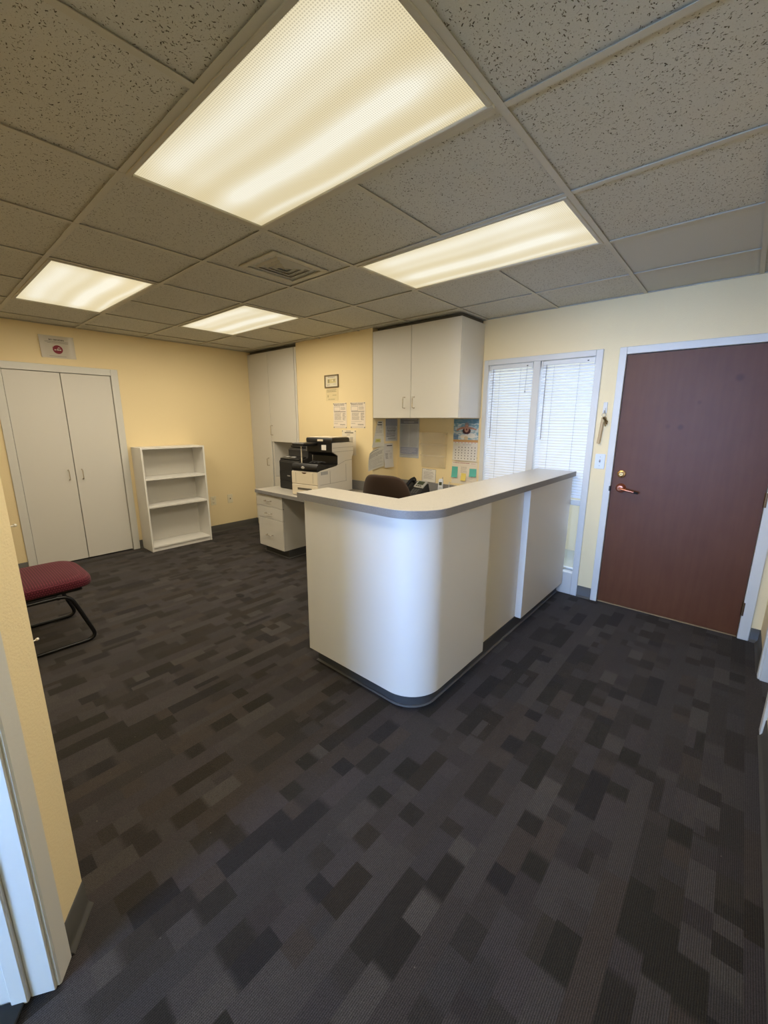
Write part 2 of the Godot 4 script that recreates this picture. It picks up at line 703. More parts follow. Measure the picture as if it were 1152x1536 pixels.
# prismatic lens of a ceiling lamp: tubes behind it show as soft bands
func lens(seed_: int) -> StandardMaterial3D:
	var S := 2048
	var H := 1024
	var r := RandomNumberGenerator.new()
	r.seed = seed_
	var ph := [r.randf() * TAU, r.randf() * TAU, r.randf() * TAU]
	var data := PackedByteArray()
	data.resize(S * H * 3)
	var cen := [0.16, 0.36, 0.64, 0.93]
	var wid := [0.12, 0.07, 0.10, 0.035]
	var amp := [0.7, 0.35, 1.0, 0.6]
	var row := PackedFloat32Array()
	row.resize(H)
	for x in S:
		var fx := float(x) / S
		var fade := smoothstep(0.0, 0.16, fx) * smoothstep(0.0, 0.16, 1.0 - fx)
		var warp := 0.012 * sin(fx * 5.0 + ph[0]) + 0.008 * sin(fx * 11.0 + ph[1])
		var gx := 0.5 + 0.5 * cos(TAU * x / 13.0)
		for y in H:
			var fy := float(y) / H + warp
			var b := 0.0
			if y % 4 == 0:
				for k in 4:
					var d: float = (fy - cen[k]) / wid[k]
					b += amp[k] * exp(-d * d)
				row[y] = b
			else:
				b = row[y - y % 4]
			b = minf(1.0, 0.12 + b * (0.45 + 0.55 * fade) + 0.1 * fade)
			var gy := 0.5 + 0.5 * cos(TAU * y / 13.0)
			var dots := 0.76 + 0.24 * (1.0 - gx * gy)
			var i := (y * S + x) * 3
			data[i] = int(clampf((222 + 33 * b) * dots, 0, 255))
			data[i + 1] = int(clampf((204 + 46 * b) * dots, 0, 255))
			data[i + 2] = int(clampf((158 + 72 * b) * dots, 0, 255))
	var t := ImageTexture.create_from_image(Image.create_from_data(S, H, false, Image.FORMAT_RGB8, data))
	var m := mat(c8(40, 40, 38), 0.3)
	m.emission_enabled = true
	m.emission = Color.WHITE
	m.emission_operator = BaseMaterial3D.EMISSION_OP_MULTIPLY
	m.emission_texture = t
	m.emission_energy_multiplier = 0.52
	return m

# ---------------------------------------------------------------- scene
func _ready() -> void:
	rng.seed = 7
	var cam := Camera3D.new()
	cam.name = "camera"
	cam.fov = rad_to_deg(2.0 * atan(768.0 / 613.248))
	cam.position = Vector3(0, 1.48, 0)
	cam.rotation = Vector3(-0.219, 0.713, 0.004)
	cam.near = 0.05
	cam.far = 100.0
	add_child(cam)
	var we := WorldEnvironment.new()
	we.name = "environment"
	var env := Environment.new()
	env.background_mode = Environment.BG_SKY
	var sky := Sky.new()
	var sm := ProceduralSkyMaterial.new()
	sm.sky_top_color = c8(120, 160, 220)
	sm.sky_horizon_color = c8(205, 218, 238)
	sm.ground_bottom_color = c8(130, 128, 122)
	sm.ground_horizon_color = c8(190, 194, 198)
	sky.sky_material = sm
	env.sky = sky
	env.background_energy_multiplier = 3.2
	env.tonemap_mode = Environment.TONE_MAPPER_LINEAR
	env.tonemap_exposure = 1.95
	env.sdfgi_enabled = true
	env.ssao_enabled = true
	env.ssil_enabled = true
	we.environment = env
	add_child(we)
	# daylight through the window of the side room behind the camera
	var day := AreaLight3D.new()
	day.name = "window_daylight"
	day.area_size = Vector2(1.9, 1.5)
	day.position = Vector3(-0.5, 1.45, 5.15)
	day.rotation_degrees = Vector3(0, 0, 0)
	day.light_color = c8(142, 186, 255)
	day.light_energy = DAY
	day.area_attenuation = 2.0
	day.area_range = 20.0
	day.shadow_enabled = true
	add_child(day)

	# daylight of the outdoor walkway behind the blinds
	var out := AreaLight3D.new()
	out.name = "walkway_daylight"
	out.area_size = Vector2(2.0, 1.9)
	out.position = Vector3(-1.4, 1.25, -4.7)
	out.rotation_degrees = Vector3(0, 180, 0)
	out.light_color = c8(214, 228, 255)
	out.light_energy = 1.25
	out.area_attenuation = 2.0
	out.area_range = 14.0
	out.shadow_enabled = true
	add_child(out)

	make_materials()
	build_shell()
	build_ceiling()
	build_door()
	build_window()
	build_closet()
	build_counter()
	build_cabinets()
	build_desk()
	build_bookshelf()
	build_lights()
	build_printers()
	build_office_chair()
	build_red_chair()
	build_phones()
	build_papers()
	build_small()

const DAY := 33.0
const LAMP := 1.08
const P1 := Vector2(-1.339, -0.136)       # free end of the angled wall, (x, z)
const DV := Vector2(0.829, 0.559)         # along the angled wall
const NV := Vector2(-0.559, 0.829)        # into the angled wall, away from the room

func flat_poly(pts: Array) -> PackedVector2Array:
	# plan outline (x, z) for prism along +y : local x = world x, local y = -world z
	var p := PackedVector2Array()
	for q in pts:
		p.append(Vector2(q.x, -q.y))
	return p

func up_xf() -> Transform3D:
	return Transform3D(Basis(Vector3(1, 0, 0), Vector3(0, 0, -1), Vector3(0, 1, 0)), Vector3.ZERO)

func build_shell() -> void:
	# floor with its own uv layers
	var s := st()
	var a := Vector3(-5.4, 0, -3.8)
	var pts := [a, a + Vector3(0, 0, 9.3), a + Vector3(6.0, 0, 9.3), a + Vector3(6.0, 0, 0)]
	var k := 9.3 / 5.2
	var uv := [Vector2(0, 0), Vector2(0, k), Vector2(1, k), Vector2(1, 0)]
	for i in [0, 2, 1, 0, 3, 2]:
		s.set_normal(Vector3.UP)
		s.set_uv(uv[i])
		s.set_uv2(uv[i])
		s.add_vertex(pts[i])
	for i in [0, 1, 2, 0, 2, 3]:
		s.set_normal(Vector3.DOWN)
		s.set_uv(uv[i])
		s.set_uv2(uv[i])
		s.add_vertex(pts[i] - Vector3(0, 0.12, 0))
	for i in 4:
		var p: Vector3 = pts[i]
		var q: Vector3 = pts[(i + 1) % 4]
		var o := ((p + q) * 0.5 - Vector3(-2.4, 0, -0.2)).normalized()
		s.set_uv2(Vector2(0.5, 0.5))
		face(s, [p, q, q - Vector3(0, 0.12, 0), p - Vector3(0, 0.12, 0)], o)
	struct("floor", s, M.carpet)
	var H := 2.6
	# closet wall
	s = st()
	bx(s, Vector3(XC - 0.14, 0, -3.75), Vector3(XC, H, -1.545))
	bx(s, Vector3(XC - 0.14, 0, -0.663), Vector3(XC, H, 0.62))
	bx(s, Vector3(XC - 0.14, 1.94, -1.545), Vector3(XC, H, -0.663))
	struct("wall_left", s, M.wall)
	# back wall block beside the tall cabinets, and the wall behind them
	s = st()
	bx(s, Vector3(-4.16, 0, ZW), Vector3(XN, H, ZA))
	bx(s, Vector3(XC - 0.1, 0, -3.75), Vector3(XN, H, ZW))
	struct("wall_back", s, M.wall)
	# entrance wall with the window and door openings
	s = st()
	bx(s, Vector3(XN, 0, -3.75), Vector3(-1.88, H, ZW))
	bx(s, Vector3(-1.88, 2.0, -3.75), Vector3(-0.925, H, ZW))
	bx(s, Vector3(-0.925, 0, -3.75), Vector3(-0.765, H, ZW))
	bx(s, Vector3(-0.765, 1.99, -3.75), Vector3(0.19, H, ZW))
	bx(s, Vector3(0.19, 0, -3.75), Vector3(0.44, H, ZW))
	struct("wall_front", s, M.wall)
	# right wall with a closed doorway
	s = st()
	bx(s, Vector3(XR, 0, ZW), Vector3(0.44, H, -3.07))
	bx(s, Vector3(XR, 2.02, -3.07), Vector3(0.44, H, -2.53))
	bx(s, Vector3(XR, 0, -2.53), Vector3(0.44, H, 5.4))
	struct("wall_right", s, M.wall)
	# angled wall by the camera: pier, lintel over the doorway, far pier
	s = st()
	var P3 := P1 + DV * 0.19
	var P3b := P3 + NV * 0.12
	prism(s, flat_poly([P1, P3, P3b, Vector2(-1.5, 0.62), Vector2(-1.62, 0.62), Vector2(-1.62, 0.5)]), 0, H, up_xf())
	var P4 := P1 + DV * 1.62
	var P5 := Vector2(0.34, 1.03)
	prism(s, flat_poly([P4, P5, P5 + Vector2(0, 0.16), P4 + NV * 0.12]), 0, H, up_xf())
	prism(s, flat_poly([P3, P4, P4 + NV * 0.12, P3b]), 2.06, H, up_xf())
	struct("wall_corner", s, M.wall)
	# near wall of the waiting area
	s = st()
	bx(s, Vector3(XC, 0, 0.5), Vector3(-1.6, H, 0.62))
	struct("wall_near", s, M.wall)
	# side room behind the camera
	s = st()
	bx(s, Vector3(-1.74, 0, 0.62), Vector3(-1.62, H, 5.4))
	bx(s, Vector3(-1.62, 0, 3.2), Vector3(-1.5, H, 5.4))
	bx(s, Vector3(0.4, 0, 3.2), Vector3(XR, H, 5.4))
	bx(s, Vector3(-1.5, 0, 3.2), Vector3(0.4, 0.7, 5.4))
	bx(s, Vector3(-1.5, 2.2, 3.2), Vector3(0.4, H, 5.4))
	struct("wall_rear", s, M.wall)
	var w2 := place("window_2", Vector3(-0.55, 0, 5.35))
	s = st()
	for x in [-0.92, 0.0, 0.92]:
		bx(s, Vector3(x - 0.03, 0.7, -0.03), Vector3(x + 0.03, 2.2, 0.03), 0.004)
	for y in [0.73, 2.17]:
		bx(s, Vector3(-0.95, y - 0.03, -0.028), Vector3(0.95, y + 0.03, 0.028), 0.004)
	obj("window_frame", s, M.trim, w2)
	s = st()
	bx(s, Vector3(-0.9, 0.75, -0.003), Vector3(0.9, 2.15, 0.003))
	obj("pane", s, M.glass, w2)
	# baseboards: vinyl strip with a toe
	var bb := func(called: String, p: Vector2, q: Vector2, n: Vector2) -> void:
		var bs := st()
		var d := (q - p).normalized()
		var xf := Transform3D(Basis(Vector3(n.x, 0, n.y), Vector3.UP, Vector3(n.x, 0, n.y).cross(Vector3.UP)), Vector3(p.x, 0, p.y))
		var l := p.distance_to(q)
		if xf.basis.z.dot(Vector3(d.x, 0, d.y)) < 0.0:
			xf.origin = Vector3(q.x, 0, q.y)
		prism(bs, PackedVector2Array([Vector2(0, 0.001), Vector2(0.02, 0.001), Vector2(0.018, 0.006), Vector2(0.011, 0.012), Vector2(0.006, 0.022), Vector2(0.004, 0.094), Vector2(0.0, 0.097)]), 0, l, xf, 0.0, 60.0)
		struct(called, bs, M.vinyl)
	bb.call("baseboard_left", Vector2(XC, -3.2), Vector2(XC, -1.612), Vector2(1, 0))
	bb.call("baseboard_left", Vector2(XC, -0.61), Vector2(XC, 0.5), Vector2(1, 0))
	bb.call("baseboard_front", Vector2(-0.903, ZW), Vector2(-0.793, ZW), Vector2(0, 1))
	bb.call("baseboard_front", Vector2(0.23, ZW), Vector2(XR, ZW), Vector2(0, 1))
	bb.call("baseboard_right", Vector2(XR, ZW), Vector2(XR, -3.13), Vector2(1, 0) * -1.0)
	bb.call("baseboard_right", Vector2(XR, -2.47), Vector2(XR, 0.9), Vector2(1, 0) * -1.0)
	bb.call("baseboard_corner", P1, P1 + DV * 0.13, -NV)
	bb.call("baseboard_near", Vector2(XC, 0.5), Vector2(-1.62, 0.5), Vector2(0, -1))
	# casing and jamb of the angled doorway
	var wb := Transform3D(Basis(Vector3(DV.x, 0, DV.y), Vector3.UP, Vector3(-NV.x, 0, -NV.y)), Vector3(P1.x, 0, P1.y))
	s = st()
	bx(s, Vector3(0.132, 0, 0.0), Vector3(0.196, 2.1, 0.014), 0.004, wb)
	bx(s, Vector3(0.19, 0, -0.052), Vector3(0.203, 2.1, 0.004), 0.002, wb)
	bx(s, Vector3(0.19, 0, -0.09), Vector3(0.214, 2.1, -0.052), 0.003, wb)
	bx(s, Vector3(0.19, 0, -0.13), Vector3(0.203, 2.1, -0.09), 0.002, wb)
	bx(s, Vector3(1.62, 0, -0.13), Vector3(1.608, 2.1, 0.014), 0.002, wb)
	bx(s, Vector3(1.615, 0, 0.0), Vector3(1.68, 2.1, 0.014), 0.004, wb)
	bx(s, Vector3(0.19, 2.048, -0.13), Vector3(1.62, 2.06, 0.014), 0.002, wb)
	struct("trim_1", s, M.trim)
	s = st()
	prism(s, PackedVector2Array([Vector2(0.205, -0.17), Vector2(1.6, -0.17), Vector2(1.6, -0.06), Vector2(0.205, -0.06)]), 0, 0.008, wb * Transform3D(Basis(Vector3(1, 0, 0), Vector3(0, 0, 1), Vector3(0, -1, 0)), Vector3(0, 0.009, 0)), 0.003)
	struct("trim_2", s, M.black_matt)
	# right-hand doorway: casing, jamb and its closed white leaf
	s = st()
	for z in [-3.13, -2.53]:
		bx(s, Vector3(XR - 0.014, 0, z), Vector3(XR + 0.002, 2.08, z + 0.06), 0.004)
	bx(s, Vector3(XR - 0.014, 2.02, -3.07), Vector3(XR + 0.002, 2.08, -2.53), 0.004)
	bx(s, Vector3(XR - 0.004, 0, -3.072), Vector3(0.44, 2.02, -3.058), 0.003)
	bx(s, Vector3(XR - 0.004, 0, -2.542), Vector3(0.44, 2.02, -2.528), 0.003)
	struct("trim_3", s, M.trim)
	var d3 := place("door_4", Vector3(0.4, 0, -2.8), -PI / 2)
	s = st()
	bx(s, Vector3(-0.256, 0.012, -0.03), Vector3(0.256, 2.02, 0.0), 0.003)
	obj("leaf", s, M.trim, d3)
	# outside: paving and a cream parapet seen through the low pane
	s = st()
	bx(s, Vector3(-8, -0.15, -9), Vector3(5, -0.02, -3.76))
	struct("ground", s, M.paving)
	s = st()
	bx(s, Vector3(-8, -0.05, -5.2), Vector3(5, 2.25, -5.0), 0.01)
	struct("wall_outside", s, M.wall)

func build_ceiling() -> void:
	var c := place("ceiling")
	var s := st()
	bx(s, Vector3(XC - 0.14, 2.56, -3.75), Vector3(0.44, 2.7, 5.4))
	obj("ceiling_slab", s, M.concrete, c)
	var xs := [XR]
	for i in range(-1, 9):
		var x := GX - i * G
		if x < XR - 0.02 and x > XC + 0.02:
			xs.append(x)
	xs.append(XC)
	var zs := [1.15]
	for j in range(-2, 6):
		var z := GZ - j * G
		if z > ZW + 0.02:
			zs.append(z)
	zs.append(ZW)
	var lights := [Vector2(GX, GZ), Vector2(GX, GZ - 2 * G), Vector2(GX - 4 * G, GZ), Vector2(GX - 4 * G, GZ - 2 * G)]
	var plain := [Vector2(-0.366, -2.816), Vector2(-0.366, -3.3)]
	var tm := [M.tile0, M.tile1]
	var n := 0
	for j in zs.size() - 1:
		for i in xs.size() - 1:
			var x1: float = xs[i]
			var x0: float = xs[i + 1]
			var z1: float = zs[j]
			var z0: float = zs[j + 1]
			var mid := Vector2((x0 + x1) * 0.5, (z0 + z1) * 0.5)
			if mid.y > 0.5 and mid.x < -1.6:
				continue
			var lit := false
			for l in lights:
				if mid.x < l.x and mid.x > l.x - 2 * G and mid.y < l.y and mid.y > l.y - G:
					lit = true
			if lit:
				continue
			var lo := Vector3(x0 + 0.006, CEIL + 0.0075, z0 + 0.006)
			var hi := Vector3(x1 - 0.006, CEIL + 0.0225, z1 - 0.006)
			var t := st()
			var r := rng.randi() % 4
			var uvs := []
			for q in [Vector2(0, 0), Vector2(1, 0), Vector2(1, 1), Vector2(0, 1)]:
				var u := Vector2(q.x * (hi.x - lo.x) / 0.6, q.y * (hi.z - lo.z) / 0.6) - Vector2(0.5, 0.5)
				uvs.append(u.rotated(r * PI / 2) + Vector2(0.5, 0.5))
			face(t, [lo, Vector3(hi.x, lo.y, lo.z), Vector3(hi.x, lo.y, hi.z), Vector3(lo.x, lo.y, hi.z)], Vector3.DOWN, uvs)
			face(t, [Vector3(lo.x, hi.y, lo.z), Vector3(hi.x, hi.y, lo.z), hi, Vector3(lo.x, hi.y, hi.z)], Vector3.UP)
			for e in [[Vector3(lo.x, 0, lo.z), Vector3(hi.x, 0, lo.z), Vector3(0, 0, -1)], [Vector3(lo.x, 0, hi.z), Vector3(hi.x, 0, hi.z), Vector3(0, 0, 1)], [Vector3(lo.x, 0, lo.z), Vector3(lo.x, 0, hi.z), Vector3(-1, 0, 0)], [Vector3(hi.x, 0, lo.z), Vector3(hi.x, 0, hi.z), Vector3(1, 0, 0)]]:
				face(t, [e[0] + Vector3(0, lo.y, 0), e[1] + Vector3(0, lo.y, 0), e[1] + Vector3(0, hi.y, 0), e[0] + Vector3(0, hi.y, 0)], e[2])
			var m: Material = tm[rng.randi() % 2]
			for p in plain:
				if mid.distance_to(p) < 0.14:
					m = M.tile_plain
			obj("ceiling_tile", t, m, c)
			n += 1
	# suspended grid: inverted T bars, interrupted where a lamp spans two cells
	for x in xs:
		var t := st()
		var w := 0.012
		var zn := 1.15 if x > -1.6 else 0.5
		var runs := [[ZW, zn]]
		for l in lights:
			if absf(x - (l.x - G)) < 0.01:
				var cut := []
				for r in runs:
					if r[0] < l.y - G and r[1] > l.y:
						cut.append([r[0], l.y - G - 0.012])
						cut.append([l.y + 0.012, r[1]])
					else:
						cut.append(r)
				runs = cut
		for r in runs:
			t = st()
			bx(t, Vector3(maxf(x - w, XC), CEIL, r[0]), Vector3(minf(x + w, XR), CEIL + 0.0016, r[1]))
			bx(t, Vector3(maxf(x - 0.004, XC), CEIL + 0.0014, r[0]), Vector3(minf(x + 0.004, XR), CEIL + 0.03, r[1]))
			obj("grid_bar", t, M.tbar, c)
	for z in zs:
		var t := st()
		var w := 0.012
		var xa := XC if z < 0.5 else -1.6
		bx(t, Vector3(xa, CEIL + 0.0004, maxf(z - w, ZW)), Vector3(XR, CEIL + 0.0017, z + w))
		bx(t, Vector3(xa, CEIL + 0.0014, maxf(z - 0.004, ZW)), Vector3(XR, CEIL + 0.0296, z + 0.004))
		obj("grid_bar", t, M.tbar, c)

func build_lights() -> void:
	var where := [["large prismatic ceiling lamp nearest the viewer, cut by the top of the photo", Vector2(GX, GZ)], ["prismatic ceiling lamp between the largest lamp and the brown door", Vector2(GX, GZ - 2 * G)], ["prismatic ceiling lamp near the no smoking sign and closet doors", Vector2(GX - 4 * G, GZ)], ["smallest looking prismatic ceiling lamp, in front of the tall corner cabinet", Vector2(GX - 4 * G, GZ - 2 * G)]]
	for i in 4:
		var p: Vector2 = where[i][1]
		var t := thing("ceiling_lamp", where[i][0], "ceiling lamp", Vector3(p.x - G, CEIL, p.y - G * 0.5), 0.0, "recessed ceiling lamps")
		var hx := G - 0.012
		var hz := G * 0.5 - 0.012
		var s := st()
		# door frame round the lens
		var fw := 0.02
		for e in [[Vector3(-hx, -0.004, -hz), Vector3(hx, 0.006, -hz + fw)], [Vector3(-hx, -0.004, hz - fw), Vector3(hx, 0.006, hz)], [Vector3(-hx, -0.004, -hz + fw), Vector3(-hx + fw, 0.006, hz - fw)], [Vector3(hx - fw, -0.004, -hz + fw), Vector3(hx, 0.006, hz - fw)]]:
			bx(s, e[0], e[1], 0.0025)
		obj("lamp_frame", s, M.fixture, t)
		s = st()
		for e in [[Vector3(-hx, 0.007, -hz), Vector3(hx, 0.1, -hz + 0.004)], [Vector3(-hx, 0.007, hz - 0.004), Vector3(hx, 0.1, hz)], [Vector3(-hx, 0.007, -hz), Vector3(-hx + 0.004, 0.1, hz)], [Vector3(hx - 0.004, 0.007, -hz), Vector3(hx, 0.1, hz)], [Vector3(-hx, 0.096, -hz), Vector3(hx, 0.1, hz)]]:
			bx(s, e[0], e[1])
		obj("lamp_housing", s, M.fixture, t)
		s = st()
		var lo := Vector3(-hx + fw - 0.002, 0.0035, -hz + fw - 0.002)
		var hi := Vector3(hx - fw + 0.002, 0.0065, hz - fw + 0.002)
		var fl := [Vector2(0, 1), Vector2(1, 1), Vector2(1, 0), Vector2(0, 0)]
		if i == 1 or i == 2:
			fl = [Vector2(1, 1), Vector2(0, 1), Vector2(0, 0), Vector2(1, 0)]
		face(s, [Vector3(lo.x, lo.y, lo.z), Vector3(hi.x, lo.y, lo.z), Vector3(hi.x, lo.y, hi.z), Vector3(lo.x, lo.y, hi.z)], Vector3.DOWN, fl)
		face(s, [Vector3(lo.x, hi.y, lo.z), Vector3(hi.x, hi.y, lo.z), Vector3(hi.x, hi.y, hi.z), Vector3(lo.x, hi.y, hi.z)], Vector3.UP, fl)
		obj("lamp_lens", s, M.lens0 if i < 2 else M.lens1, t)
		var l := AreaLight3D.new()
		l.name = "lamp_glow"
		l.area_size = Vector2(2 * hx - 0.06, 2 * hz - 0.06)
		l.position = Vector3(0, -0.008, 0)
		l.rotation_degrees.x = -90
		l.light_color = c8(255, 241, 214)
		l.light_energy = LAMP
		l.area_attenuation = 2.0
		l.area_range = 14.0
		l.shadow_enabled = true
		t.add_child(l, true)
	# square ceiling diffuser
	var v := thing("air_vent", "square louvred air vent set in a ceiling tile", "vent", Vector3(-2.235, CEIL, -1.66))
	var s := st()
	var hv := Vector2(0.175, 0.2)
	for e in [[Vector3(-hv.x, -0.004, -hv.y), Vector3(hv.x, 0.004, -hv.y + 0.035)], [Vector3(-hv.x, -0.004, hv.y - 0.035), Vector3(hv.x, 0.004, hv.y)], [Vector3(-hv.x, -0.004, -hv.y + 0.035), Vector3(-hv.x + 0.035, 0.004, hv.y - 0.035)], [Vector3(hv.x - 0.035, -0.004, -hv.y + 0.035), Vector3(hv.x, 0.004, hv.y - 0.035)]]:
		bx(s, e[0], e[1], 0.002)
	obj("vent_frame", s, M.fixture, v)
	s = st()
	bx(s, Vector3(-0.138, 0.05, -0.163), Vector3(0.138, 0.054, 0.163))
	obj("duct_plate", s, M.vinyl, v)
	for k in 4:
		s = st()
		var ox := 0.138 - k * 0.034
		var oz := 0.163 - k * 0.04
		var ix := ox - 0.042
		var iz := oz - 0.048
		var y0 := -0.002
		var y1 := 0.028
		ix = maxf(ix, 0.004)
		iz = maxf(iz, 0.004)
		var A := [Vector3(-ox, y1, -oz), Vector3(ox, y1, -oz), Vector3(ox, y1, oz), Vector3(-ox, y1, oz)]
		var B := [Vector3(-ix, y0, -iz), Vector3(ix, y0, -iz), Vector3(ix, y0, iz), Vector3(-ix, y0, iz)]
		for q in 4:
			var w := (q + 1) % 4
			face(s, [A[q], A[w], B[w], B[q]], Vector3.DOWN)
			face(s, [A[q] + Vector3(0, 0.0015, 0), A[w] + Vector3(0, 0.0015, 0), B[w] + Vector3(0, 0.0015, 0), B[q] + Vector3(0, 0.0015, 0)], Vector3.UP)
		obj("louvre", s, M.fixture, v)

func wire_pull(parent: Node, at: Vector3, length: float, vertical := true, m: Material = null) -> void:
	var s := st()
	var h := length * 0.5
	var a := Vector3(0, h, 0) if vertical else Vector3(h, 0, 0)
	var d := Vector3(0, 0, 0.03)
	tube(s, rounded([at - a, at - a + d, at + a + d, at + a], 0.012, 4), 0.0042, 8)
	for g in [-1.0, 1.0]:
		lathe(s, [[0.0, 0.003], [0.0068, 0.0025], [0.0072, 0.0]], Transform3D(Basis(Vector3.RIGHT, PI / 2), at + a * g), 12)
	obj("handle", s, m if m else M.chrome, parent)

func build_door() -> void:
	var d := place("door_1", Vector3(-0.288, 0, ZW))
	var hw := 0.452
	var s := st()
	bx(s, Vector3(-hw, 0.012, -0.055), Vector3(hw, 1.966, -0.01), 0.002)
	# leaf faces with uv
	var leaf := st()
	face(leaf, [Vector3(-hw, 0.012, -0.0095), Vector3(hw, 0.012, -0.0095), Vector3(hw, 1.966, -0.0095), Vector3(-hw, 1.966, -0.0095)], Vector3(0, 0, 1), [Vector2(0, 1), Vector2(1, 1), Vector2(1, 0), Vector2(0, 0)])
	for e in [[Vector3(-hw, 0, 0), Vector3(-1, 0, 0)], [Vector3(hw, 0, 0), Vector3(1, 0, 0)]]:
		var x: float = e[0].x
		face(leaf, [Vector3(x, 0.012, -0.055), Vector3(x, 0.012, -0.0095), Vector3(x, 1.966, -0.0095), Vector3(x, 1.966, -0.055)], e[1])
	face(leaf, [Vector3(-hw, 1.966, -0.055), Vector3(hw, 1.966, -0.055), Vector3(hw, 1.966, -0.0095), Vector3(-hw, 1.966, -0.0095)], Vector3.UP)
	face(leaf, [Vector3(-hw, 0.012, -0.055), Vector3(hw, 0.012, -0.055), Vector3(hw, 0.012, -0.0095), Vector3(-hw, 0.012, -0.0095)], Vector3.DOWN)
	face(leaf, [Vector3(-hw, 0.012, -0.055), Vector3(hw, 0.012, -0.055), Vector3(hw, 1.966, -0.055), Vector3(-hw, 1.966, -0.055)], Vector3(0, 0, -1))
	obj("leaf", leaf, M.door, d)
	s = st()
	bx(s, Vector3(-hw - 0.052, 0, -0.137), Vector3(-hw - 0.003, 2.022, 0.014), 0.003)
	bx(s, Vector3(hw + 0.003, 0, -0.137), Vector3(hw + 0.064, 2.022, 0.014), 0.003)
	bx(s, Vector3(-hw - 0.003, 1.97, -0.137), Vector3(hw + 0.003, 2.022, 0.014), 0.003)
	# stops behind the leaf
	bx(s, Vector3(-hw - 0.003, 0, -0.075), Vector3(-hw + 0.012, 1.97, -0.057))
	bx(s, Vector3(hw - 0.012, 0, -0.075), Vector3(hw + 0.003, 1.97, -0.057))
	bx(s, Vector3(-hw, 1.955, -0.075), Vector3(hw, 1.97, -0.057))
	obj("door_frame", s, M.trim, d)
	s = st()
	bx(s, Vector3(-hw, 0.0, -0.07), Vector3(hw, 0.008, -0.004), 0.003)
	obj("threshold", s, M.sill, d)
	s = st()
	var ax := Basis(Vector3.RIGHT, PI / 2)
	lathe(s, [[0.0, 0.02], [0.014, 0.02], [0.017, 0.016], [0.017, 0.014], [0.027, 0.011], [0.031, 0.004], [0.031, 0.0]], Transform3D(ax, Vector3(-0.392, 1.084, -0.0095)), 32)
	var db := obj("deadbolt", s, M.brass, d)
	s = st()
	bx(s, Vector3(-0.4, 1.082, 0.0104), Vector3(-0.384, 1.086, 0.0114))
	obj("keyhole", s, M.dark_hole, db)
	s = st()
	lathe(s, [[0.0, 0.034], [0.02, 0.033], [0.026, 0.026], [0.032, 0.012], [0.036, 0.004], [0.036, 0.0]], Transform3D(ax, Vector3(-0.384, 0.974, -0.0095)), 32)
	var lv := obj("lever_handle", s, M.bronze, d)
	note(lv, "coppery bronze lever handle on a round rose")
	s = st()
	tube(s, rounded([Vector3(-0.384, 0.974, 0.02), Vector3(-0.384, 0.974, 0.052), Vector3(-0.33, 0.966, 0.056), Vector3(-0.285, 0.957, 0.05)], 0.014, 5), 0.0095, 12)
	obj("lever", s, M.bronze, lv)
	s = st()
	tube(s, [Vector3(-0.285, 0.957, 0.05), Vector3(-0.262, 0.953, 0.045), Vector3(-0.257, 0.952, 0.043)], 0.009, 12)
	obj("lever_tip", s, M.black, lv)
	s = st()
	bx(s, Vector3(-hw - 0.012, 0.945, -0.03), Vector3(-hw - 0.001, 0.985, 0.016), 0.002)
	obj("strike_plate", s, M.black, d)
	for y in [0.22, 0.985, 1.75]:
		s = st()
		tube(s, [Vector3(hw + 0.002, y - 0.05, -0.003), Vector3(hw + 0.002, y + 0.05, -0.003)], 0.0075, 10)
		bx(s, Vector3(hw + 0.003, y - 0.048, 0.012), Vector3(hw + 0.012, y + 0.048, 0.0155))
		obj("hinge", s, M.hinge, d)

